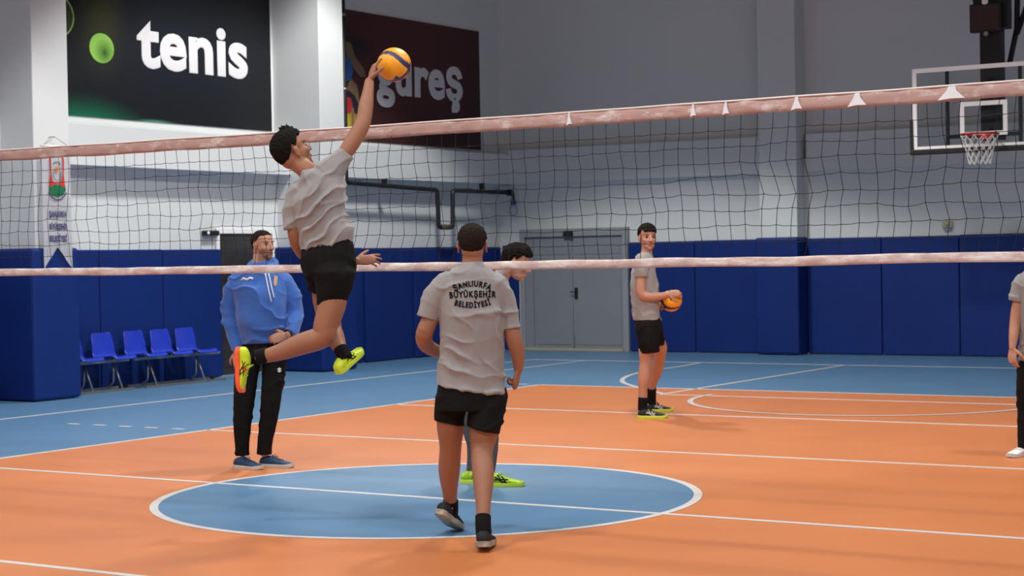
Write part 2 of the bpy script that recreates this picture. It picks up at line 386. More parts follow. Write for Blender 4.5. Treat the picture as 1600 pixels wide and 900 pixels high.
# tennis poster
p1 = tag(boxobj('poster', (0, 0, 0, .012, 4.28, 2.0), poster_mat('tennis_print', 'tennis')), 'black tennis wall poster with white lettering and a green ball', 'poster')
p1.location = (xp+.002, 5.92, 3.43)
poster_text('tenis', 1.58, 3.78, .735, .94, p1, M['inkw'])
def flat_disc(name, cy, cz, ry, rz, x, mt, par, n=32, ring=0):
    bm = bmesh.new()
    if ring:
        pts = [(x, cy+ry*math.cos(a), cz+rz*math.sin(a)) for a in [2*PI*k/n for k in range(n+1)]]; tubebm(bm, pts, ring, 4)
    else: prism(bm, [(x, cy+ry*math.cos(a), cz+rz*math.sin(a)) for a in [2*PI*k/n for k in range(n)]], (1, 0, 0), .003)
    return from_bm(name, bm, mt, par)
def ballprint_mat():
    m = mat('green_ball_print', (.2, .5, .08), .5, .3); nt = m.node_tree; b = nt.nodes['Principled BSDF']
    tc = nt.nodes.new('ShaderNodeTexCoord'); n = nt.nodes.new('ShaderNodeVectorMath'); n.operation = 'DISTANCE'; n.inputs[1].default_value = (.016, 1.00, .83)
    nt.links.new(tc.outputs['Object'], n.inputs[0]); r = nt.nodes.new('ShaderNodeValToRGB'); e = r.color_ramp.elements
    e[0].position = .0; e[0].color = (.015, .09, .01, 1); e[1].position = .2; e[1].color = (.27, .55, .09, 1)
    nt.links.new(n.outputs['Value'], r.inputs[0]); nt.links.new(r.outputs[0], b.inputs['Base Color']); return m
flat_disc('ball_print', .95, .885, .215, .19, .012, ballprint_mat(), p1)
flat_disc('ball_print', .17, 1.22, .30, .27, .012, mat('dark_ball_print', (.03, .04, .012), .5, .3), p1)
flat_disc('ring_print', .17, 1.22, .30, .27, .013, mat('pale_green_line', (.25, .4, .12), .5, .3), p1, ring=.014)
# wrestling poster
p2 = tag(boxobj('poster', (0, 0, 0, .012, 3.72, 1.98), poster_mat('wrestling_print', 'wrestling')), 'dark red wrestling wall poster with white lettering above the net', 'poster')
p2.location = (xp+.008+sk(11.75), 11.72, 3.38); p2.rotation_euler = (0, 0, -SK)
poster_text('güreş', .93, 3.22, .80, .92, p2, M['inkw'])
def poly_print(name, pts, mt, x=.012):
    bm = bmesh.new(); prism(bm, [(x, a, b) for a, b in pts], (1, 0, 0), .003); return from_bm(name, bm, mt, p2)
pb, pr_, ps = mat('blue_singlet_print', (.02, .10, .35), .5), mat('red_singlet_print', (.45, .02, .03), .5), mat('skin_print', (.22, .13, .075), .5)
pdk = mat('dark_trunks_print', (.012, .014, .03), .5)
poly_print('athlete_print', [(.2, 1.5), (.32, 1.48), (.42, 1.28), (.62, 1.12), (.68, 1.0), (.55, .98), (.38, 1.1), (.26, 1.25), (.18, 1.35)], ps)
poly_print('singlet_print', [(.2, 1.28), (.3, 1.24), (.36, 1.05), (.3, .92), (.2, .9), (.12, 1.0)], pb, .013)
poly_print('athlete_print', [(.3, .95), (.45, .85), (.5, .62), (.58, .45), (.5, .42), (.4, .6), (.34, .72), (.2, .78)], ps)
poly_print('trunks_print', [(.2, .72), (.38, .7), (.52, .5), (.56, .36), (.4, .42), (.2, .5)], pdk, .013)
poly_print('singlet_print', [(.2, .66), (.3, .64), (.34, .52), (.28, .42), (.2, .42)], pr_, .014)
poly_print('athlete_print', [(.3, .5), (.36, .5), (.36, .2), (.32, .0), (.27, .02), (.3, .25)], ps, .015)
poly_print('shoe_print', [(.29, .12), (.35, .12), (.36, -.0+.02), (.28, .02)], pb, .016)

# ================================================================== pennant on the first pillar
pn = empty('pennant', (-4.205, 5.165, 0)); tag(pn, 'white swallowtail pennant with a city crest hanging on the padded pillar', 'banner')
bm = bmesh.new(); pts = [(-.22, 2.94), (.22, 2.94), (.235, 1.52), (.0, 1.78), (-.225, 1.52)]
N = 10; g = {}
for j in range(25):
    z = 2.94-j*(2.94-1.52)/24
    for i in range(N+1):
        y = -.22+.44*i/N; k = abs(y)/.225
        zb = 1.78-.26*min(1, k); zz = 2.94-(2.94-zb)*j/24
        g[i, j] = bm.verts.new((.02+.006*math.sin(y*40+zz*3)*(j/24)+.004*math.sin(zz*14), y, zz))
for j in range(24):
    for i in range(N): bm.faces.new((g[i, j], g[i+1, j], g[i+1, j+1], g[i, j+1]))
r = bmesh.ops.solidify(bm, geom=bm.faces[:], thickness=.002)
from_bm('cloth', bm, M['cloth_w'], pn)
tubeobj('pennant_hook', [(-.09, 0, 3.06), (.012, 0, 3.06)], .006, M['steel'], pn, 6)
tubeobj('rod', [(.02, -.235, 2.95), (.02, .235, 2.95)], .011, M['white_p'], pn)
tubeobj('hanging_string', [(.02, -.2, 2.955), (.01, .0, 3.06), (.02, .2, 2.955)], .0035, M['steel'], pn, 6)
def pn_poly(name, pts, mt, x=.0305):
    bm = bmesh.new(); prism(bm, [(x, a, b) for a, b in pts], (1, 0, 0), .002); return from_bm(name, bm, mt, pn)
for s in (-1, 1):   # the crest: two red towers, green base arc, small orange sun
    pn_poly('crest_tower', [(s*.10, 2.92), (s*.115, 2.86), (s*.10, 2.84), (s*.112, 2.80), (s*.105, 2.62), (s*.12, 2.5), (s*.03, 2.49), (s*.07, 2.56), (s*.088, 2.65), (s*.088, 2.8), (s*.078, 2.84), (s*.085, 2.88)], M['p_red'])
pn_poly('crest_base', [(-.12, 2.5), (.12, 2.5), (.13, 2.44), (.09, 2.385), (.0, 2.36), (-.09, 2.385), (-.13, 2.44)], M['p_green'], .031)
pn_poly('crest_base', [(-.10, 2.53), (.10, 2.53), (.11, 2.47), (.05, 2.50), (0, 2.515), (-.05, 2.50), (-.11, 2.47)], M['p_red'], .0325)
pts = [(.0+.028*math.cos(a), 2.68+.035*math.sin(a)) for a in [2*PI*k/14 for k in range(14)]]; pn_poly('crest_sun', pts, M['p_gold'])
pn_poly('crest_band', [(-.055, 2.885), (.055, 2.875), (.055, 2.86), (-.055, 2.87)], M['inkb'])
bm = bmesh.new(); tubebm(bm, [(.032, .05*math.cos(a), 2.74+.03*math.sin(a)) for a in [PI*k/8 for k in range(9)]], .004, 4); from_bm('crest_arch', bm, M['p_green'], pn)
bm = bmesh.new(); tubebm(bm, [(.032, .062*math.cos(a), 2.66+.11*math.sin(a)) for a in [PI+PI*k/10 for k in range(11)]], .003, 4); from_bm('crest_ring', bm, M['p_green'], pn)
bm = bmesh.new(); tubebm(bm, [(.033, .145*math.cos(a), 2.47+.14*math.sin(a)) for a in [PI*1.12+PI*.76*k/10 for k in range(11)]], .006, 4); from_bm('crest_scroll', bm, M['inkb'], pn)
for s, z in (('ŞANLIURFA', 2.13), ('BÜYÜKŞEHİR', 1.985), ('BELEDİYESİ', 1.845)):
    me = text_mesh(s, .075, 0, 2, 1.05, bold=.003); n = len(me.vertices); c = np.empty(n*3); me.vertices.foreach_get('co', c); c = c.reshape(-1, 3)
    k = .27/(c[:, 0].max()-c[:, 0].min()); o = np.stack([.030+c[:, 2]*.5, c[:, 0]*k, z+c[:, 1]*1.25], 1); me.vertices.foreach_set('co', o.ravel()); me.update()
    link('lettering', me, M['inkb'], pn)

# ================================================================== small wall things
pp = empty('drain_pipe', (-4.78, 11.45, 0)); tag(pp, 'black pipe running along the wall ledge with a U-shaped drop', 'pipe')
def PX(y, z, dx=0): return (sk(y)+dx, y-11.45, z)
def rounded(pts, r=.06, k=4):
    out = [Vector(pts[0])]
    for i in range(1, len(pts)-1):
        a, b, c = Vector(pts[i-1]), Vector(pts[i]), Vector(pts[i+1])
        u = b+(a-b).normalized()*r; v = b+(c-b).normalized()*r
        for j in range(k+1): t = j/k; out.append(u*(1-t)**2+b*2*t*(1-t)+v*t*t)
    out.append(Vector(pts[-1])); return out
tubeobj('pipe_run', rounded([PX(11.45, 8.5), PX(11.45, 2.72), PX(13.72, 2.66), PX(13.74, 2.07), PX(14.12, 2.07), PX(14.14, 2.66), PX(15.82, 2.66)]), .037, M['pipe'], pp, 12)
for z in (4.1, 5.2): tubeobj('pipe_clamp', [PX(11.45, z-.02), PX(11.45, z+.02)], .046, M['steel'], pp)
tubeobj('pipe_elbow', [PX(15.72, 2.66), PX(15.82, 2.66)], .055, M['pipe'], pp)
tubeobj('pipe_valve', [PX(13.8, 2.07), PX(14.06, 2.07)], .042, mat('tarnished_brass', (.13, .11, .05), .5, .5, .3, nscale=20, namt=.3), pp)
tubeobj('steel_conduit', [PX(11.36, 8.5, .01), PX(11.36, 3.6, .01)], .012, M['steel'], pp, 6)
for y in (12.4, 15.0): boxobj('pipe_bracket', (sk(y)-.07, y-11.45-.015, 2.66, sk(y)+.02, y-11.45+.015, 2.80), M['pipe'], pp)

e = empty('emergency_light', (XL, 8.78, 1.97)); tag(e, 'small black lamp on the white wall left of the dark door', 'lamp')
bm = bmesh.new(); box(bm, 0, -.14, -.035, .09, .14, .035, bev=.015); from_bm('housing', bm, M['black'], e)
bm = bmesh.new(); bmesh.ops.create_uvsphere(bm, u_segments=12, v_segments=8, radius=.03); bmesh.ops.translate(bm, verts=bm.verts, vec=(.075, -.09, .0)); from_bm('lens', bm, M['white_p'], e, True)
e = empty('wall_siren', (2.87, YB, 1.94)); tag(e, 'small cream siren box on the wall below the basketball hoop', 'alarm')
bm = bmesh.new(); box(bm, -.08, -.06, -.05, .07, 0, .05, bev=.012); from_bm('siren_case', bm, M['cream'], e)
bm = bmesh.new(); bmesh.ops.create_cone(bm, cap_ends=True, segments=16, radius1=.04, radius2=.03, depth=.05, matrix=Matrix.Rotation(PI/2, 4, 'X')); bmesh.ops.translate(bm, verts=bm.verts, vec=(.0, -.08, .01)); from_bm('siren_horn', bm, M['cream'], e, True)
boxobj('siren_base', (-.06, -.04, -.10, .05, 0, -.05), M['door_frame'], e)
e = empty('cable_reel', (-4.60, YB-.02, 2.45)); tag(e, 'small grey hose loop with blue valve hanging in the wall corner', 'hose')
boxobj('blue_valve', (-.05, -.07, .01, .03, 0, .08), mat('blue_valve_paint', (.06, .06, .35), .4), e, .01)
tubeobj('hose_loop', [(-.02+.075*math.cos(a), -.04, -.09+.09*math.sin(a)) for a in [PI*.5+2*PI*k/20 for k in range(20)]], .009, M['steel'], e, 6)
boxobj('hose_bracket', (-.03, -.04, .08, -.01, 0, .2), M['pipe'], e)

# ================================================================== basketball hoop
h = empty('basketball_hoop', (4.45, 12.5, 0)); tag(h, 'glass basketball backboard with red rim hung on a black frame', 'basketball hoop')
def gl():
    m = bpy.data.materials.new('clear_glass'); m.use_nodes = True; nt = m.node_tree; nt.nodes.clear()
    o = nt.nodes.new('ShaderNodeOutputMaterial'); x = nt.nodes.new('ShaderNodeMixShader'); t = nt.nodes.new('ShaderNodeBsdfTransparent'); g = nt.nodes.new('ShaderNodeBsdfGlossy')
    t.inputs[0].default_value = (.90, .92, .92, 1); g.inputs['Roughness'].default_value = .05
    f = nt.nodes.new('ShaderNodeFresnel'); f.inputs[0].default_value = 1.45
    nt.links.new(f.outputs[0], x.inputs[0]); nt.links.new(t.outputs[0], x.inputs[1]); nt.links.new(g.outputs[0], x.inputs[2]); nt.links.new(x.outputs[0], o.inputs[0]); return m
B0, B1 = 2.83, 3.88
boxobj('glass_panel', (-.9, -.006, B0, .9, .006, B1), gl(), h)
def frame_rect(name, x0, z0, x1, z1, t, yy, d, mt, sides='LRTB'):
    bm = bmesh.new()
    if 'L' in sides: box(bm, x0, yy-d, z0, x0+t, yy, z1)
    if 'R' in sides: box(bm, x1-t, yy-d, z0, x1, yy, z1)
    if 'T' in sides: box(bm, x0+t, yy-d, z1-t, x1-t, yy, z1)
    if 'B' in sides: box(bm, x0+t, yy-d, z0, x1-t, yy, z0+t)
    return from_bm(name, bm, mt, h)
frame_rect('border_line', -.9, B0, .9, B1, .055, -.006, .006, M['white_p'])
frame_rect('target_square', -.285, 2.985, .315, 3.42, .055, -.006, .006, M['white_p'])
bm = bmesh.new(); box(bm, -.94, -.03, B0-.05, .94, .03, B0+.02, bev=.012); box(bm, -.94, -.03, B0+.02, -.895, .03, B0+.40, bev=.012); box(bm, .895, -.03, B0+.02, .94, .03, B0+.40, bev=.012)
from_bm('edge_padding', bm, M['black'], h)
bm = bmesh.new(); box(bm, -.48, .02, B0+.05, -.445, .07, B1-.02); box(bm, .445, .02, B0+.05, .48, .07, B1-.02); box(bm, -.445, .02, 3.50, .445, .07, 3.55); box(bm, -.445, .02, 2.97, .445, .07, 3.02)
from_bm('rear_frame', bm, M['black'], h)
bm = bmesh.new(); box(bm, -.13, .35, 2.95, .13, .55, 4.42); box(bm, -.20, .33, 4.36, .22, .57, 8.5)
tubebm(bm, [(0, .45, 3.1), (0, .05, 3.0)], .03); tubebm(bm, [(0, .45, 3.8), (0, .05, 3.52)], .03)
from_bm('support_mast', bm, M['black'], h)
for a, b in (((.20, .5, 3.90), (.30, .5, 4.35)), ((.30, .5, 4.30), (.42, .5, 8.5)), ((.30, .5, 4.28), (1.9, .5, 8.5)), ((-.18, .5, 4.5), (-.9, .5, 8.5))):
    tubeobj('support_brace', [a, b], .036, M['black'], h, 8)
rim = empty('rim_dummy', (0, 0, 0)); bpy.data.objects.remove(rim)
RC = Vector((.07, -.36, 2.985)); RR = .228
bm = bmesh.new(); tubebm(bm, [RC+Vector((RR*math.cos(a), RR*math.sin(a), 0)) for a in [2*PI*k/32 for k in range(33)]], .0125, 8)
box(bm, RC.x-.06, RC.y+RR-.01, RC.z-.05, RC.x+.06, -.006, RC.z+.01)
rimo = from_bm('rim', bm, M['red'], h)
bm = bmesh.new(); NN = 12
def netp(k, l):
    fr = l/5; rad = RR*(1-.42*fr-.05*math.sin(fr*PI)); a = 2*PI*(k+.5*(l % 2))/NN
    return RC+Vector((rad*math.cos(a), rad*math.sin(a), -.015-.36*fr))
for k in range(NN):
    for l in range(5):
        for dk in ((0, -1) if l % 2 == 0 else (0, 1)):
            tubebm(bm, [netp(k, l), (netp(k, l)+netp(k+dk, l+1))/2+Vector((0, 0, -.004)), netp(k+dk, l+1)], .0055, 4, False)
from_bm('basket_net', bm, M['string'], rimo)

spk = empty('loudspeaker', (4.43, 12.72, 4.5)); tag(spk, 'square brown loudspeaker fixed high on the hoop mast', 'speaker')
bm = bmesh.new(); box(bm, -.20, .0, -.19, .20, .10, .17, bev=.012); from_bm('cabinet', bm, M['black'], spk)
boxobj('grille', (-.175, -.008, -.165, .175, .004, .145), M['speaker'], spk, .003)
tubeobj('knob', [(.01, -.01, -.215), (.01, .02, -.215)], .03, M['steel'], spk); tubeobj('knob', [(.0, -.0, .19), (.0, .03, .19)], .04, M['white_p'], spk)
boxobj('bracket', (-.03, .08, -.05, .03, .16, .05), M['black'], spk)

# ================================================================== benches of moulded seats
def seat_mesh():
    prof = [(.40, .395), (.36, .425), (.22, .415), (.10, .405), (.04, .42), (.0, .47), (-.03, .58), (-.055, .70), (-.06, .715)]   # x depth, z
    hwid = [.17, .19, .205, .205, .20, .195, .185, .165, .13]
    P = cr_interp([(a, b, c) for (a, b), c in zip(prof, hwid)], 4); bm = bmesh.new(); rows = []
    back = []
    for i, (x, z, hw_) in enumerate(P):
        a_, b_ = P[max(0, i-1)], P[min(len(P)-1, i+1)]; tx, tz = b_[0]-a_[0], b_[1]-a_[1]; l_ = math.hypot(tx, tz); nx, nz = -tz/l_, tx/l_
        wb = min(1, max(0, (z-.44)/.1)); ws = min(1, max(0, (x-.02)/.08))*min(1, max(0, (.40-x)/.06)); row = []; row2 = []
        for k in range(13):
            s = -1+2*k/12; c = Vector((x+.022*s*s*wb, s*hw_, z+.02*s*s*ws))
            row.append(bm.verts.new(c)); row2.append(bm.verts.new(c+Vector((nx, 0, nz))*.010))
        rows.append(row); back.append(row2)
    for i in range(len(rows)-1):
        for k in range(12):
            bm.faces.new((rows[i][k], rows[i][k+1], rows[i+1][k+1], rows[i+1][k])); bm.faces.new((back[i][k], back[i+1][k], back[i+1][k+1], back[i][k+1]))
        for k in (0, 12): bm.faces.new((rows[i][k], rows[i+1][k], back[i+1][k], back[i][k]))
    for i in (0, len(rows)-1):
        for k in range(12): bm.faces.new((rows[i][k], rows[i][k+1], back[i][k+1], back[i][k]))
    bmesh.ops.recalc_face_normals(bm, faces=bm.faces)
    me = bpy.data.meshes.new('seat_shell'); bm.to_mesh(me); bm.free(); me.polygons.foreach_set('use_smooth', [True]*len(me.polygons)); me.materials.append(M['chair']); return me
SM = seat_mesh()
def bench(y0, ys, label, x=-4.86, rail=(-.3, .3)):
    b = empty('seat_bench', (x, y0, 0)); tag(b, label, 'bench', 'blue seat benches along the left wall')
    for y in ys:
        s = bpy.data.objects.new('seat', SM); COL.objects.link(s); s.parent = b; s.location = (0, y-y0, 0)
        tubeobj('seat_bolt', [(.17, 0, .375), (.17, 0, .41)], .02, M['steel'], s)
        for yy in (-.10, .10): tubeobj('seat_rivet', [(.09, yy, .405), (.09, yy, .422)], .012, M['steel'], s, 8)
    a, c = ys[0]-y0+rail[0], ys[-1]-y0+rail[1]
    bm = bmesh.new(); box(bm, .15, a+.05, .35, .19, c-.05, .385); from_bm('seat_beam', bm, M['steel'], b)
    boxobj('floor_rail', (-.02, a, .001, .02, c, .035), M['steel'], b); boxobj('floor_rail', (.30, a+.1, .001, .33, c-.1, .03), M['steel'], b)
    for yy in (ys[0]-y0+.05, ys[-1]-y0-.0):
        tubeobj('leg', rounded([(.17, yy, .36), (.15, yy+.01, .08), (.0, yy+.03, .03)], .07), .014, M['steel'], b)
        tubeobj('leg', [(.17, yy, .35), (.315, yy, .025)], .012, M['steel'], b)
    for yy in (a, c-.06): boxobj('rail_foot', (-.04, yy, .0, .04, yy+.06, .045), M['black'], b)
    return b
bench(6.27, [5.98, 6.53], 'blue plastic seat bench whose left end is hidden by the padded pillar')
bench(7.55, [7.09, 7.57, 8.04], 'blue plastic three-seat bench just left of the dark door', rail=(-.25, .5))
bench(3.9, [3.2, 3.75, 4.3], 'blue plastic bench at the left edge, mostly cut off by the frame')

# ================================================================== volleyball net
net = empty('volleyball_net', (4.5, 0, 0)); tag(net, 'black volleyball net with dusty pink top and bottom bands across the court', 'net')
TX0, TX1 = -5.15, 5.15
def topz(x): return 2.447+.012*((x/5)**2)+.004*noise.noise((x*1.7, 3, 0))
def botz(x): return 1.483+.010*((x/5)**2)+.006*noise.noise((x*1.3, 8, 0))
def offy(x, z): return .02*noise.noise((x*.8, z*2, 5))
def band(name, zf, h, up, seed):
    bm = bmesh.new(); rows = []; n = 620
    for i in range(n+1):
        x = TX0+(TX1-TX0)*i/n; z = zf(x); hh = h*(1+.10*noise.noise((x*3, seed, 1)))
        row = []
        for k in range(5):
            t = k/4; zz = z+up*hh*t; yy = -.008-.007*math.sin(t*PI)+.008*noise.noise((x*9, t*2.5, seed))+offy(x, z)
            row.append(bm.verts.new((x, yy, zz)))
        for k in range(4, -1, -1):
            t = k/4; zz = z+up*hh*t; row.append(bm.verts.new((x, .006+.004*math.sin(t*PI)+offy(x, z), zz)))
        rows.append(row)
    for i in range(n):
        for k in range(10): bm.faces.new((rows[i][k], rows[i][(k+1) % 10], rows[i+1][(k+1) % 10], rows[i+1][k]))
    return from_bm(name, bm, M['band' if up < 0 else 'band2'], net, True)
band('top_band', topz, .082, -1, 1)
band('bottom_band', botz, .055, 1, 7)
tubeobj('band_edging', [(x, -.009+offy(x, topz(x)), topz(x)+.001) for x in np.linspace(TX0, TX1, 200)], .006, mat('white_edging', (.72, .62, .58), .7), net, 6)
for x, s in ((3.06, .036), (3.60, .05), (2.70, .022), (2.05, .012), (2.26, .014), (1.2, .012)):
    bm = bmesh.new(); z = topz(x); y = -.026+offy(x, z)
    for dx in (-s, s*.5): 
        pass
    n_ = 6; A = [(-s*1.5, -.078), (-s*.5, -.028), (-s*.25, -.004), (s*.45, -.004), (s*.6, -.03), (s*1.5, -.072), (0, -.07)]
    prism(bm, [(x+a, y-.002, z+b) for a, b in A], (0, 1, 0), .01)
    from_bm('white_tape', bm, M['cloth_w'], net)
bm = bmesh.new()
rows = 9; cols = 103
def knot(i, j):
    x = TX0+.1*i+.015*noise.noise((i*.35, j*.25, 0))*2+.012*noise.noise((i*.09, j*.5, 9))*3 + .013*j*noise.noise((i*.05, 2, 4))
    zt, zb = topz(x)-.075, botz(x)+.05; t = j/rows
    z = zt+(zb-zt)*t+(.016*noise.noise((i*.3, j*.9, 3))+.010*noise.noise((i*1.1, j*1.9, 6)))*math.sin(PI*min(1, t*1.0))*1.4
    return Vector((x, offy(x, z), z))
K = [[knot(i, j) for j in range(rows+1)] for i in range(cols+1)]
for i in range(cols+1): tubebm(bm, K[i], .0022, 3, False)
for j in range(1, rows): 
    pts = []
    for i in range(cols):
        a, b = K[i][j], K[i+1][j]; pts += [a, (a+b)/2+Vector((0, 0, -.004))]
    pts.append(K[cols][j]); tubebm(bm, pts, .0022, 3, False)
for i in range(cols+1):
    for j in range(1, rows):
        r = bmesh.ops.create_icosphere(bm, subdivisions=0, radius=.0042, matrix=Matrix.Translation(K[i][j]))
nt_ = from_bm('netting', bm, M['net'], net); nt_['kind'] = 'stuff'
for s in (-1, 1):
    tubeobj('net_post', [(s*5.35, 0, 0), (s*5.35, 0, 2.5)], .045, M['white_p'], net, 16)
    for z in (2.44, 1.5): tubeobj('tension_rope', [(s*5.14, 0, z), (s*5.33, 0, z)], .008, M['string'], net, 6)

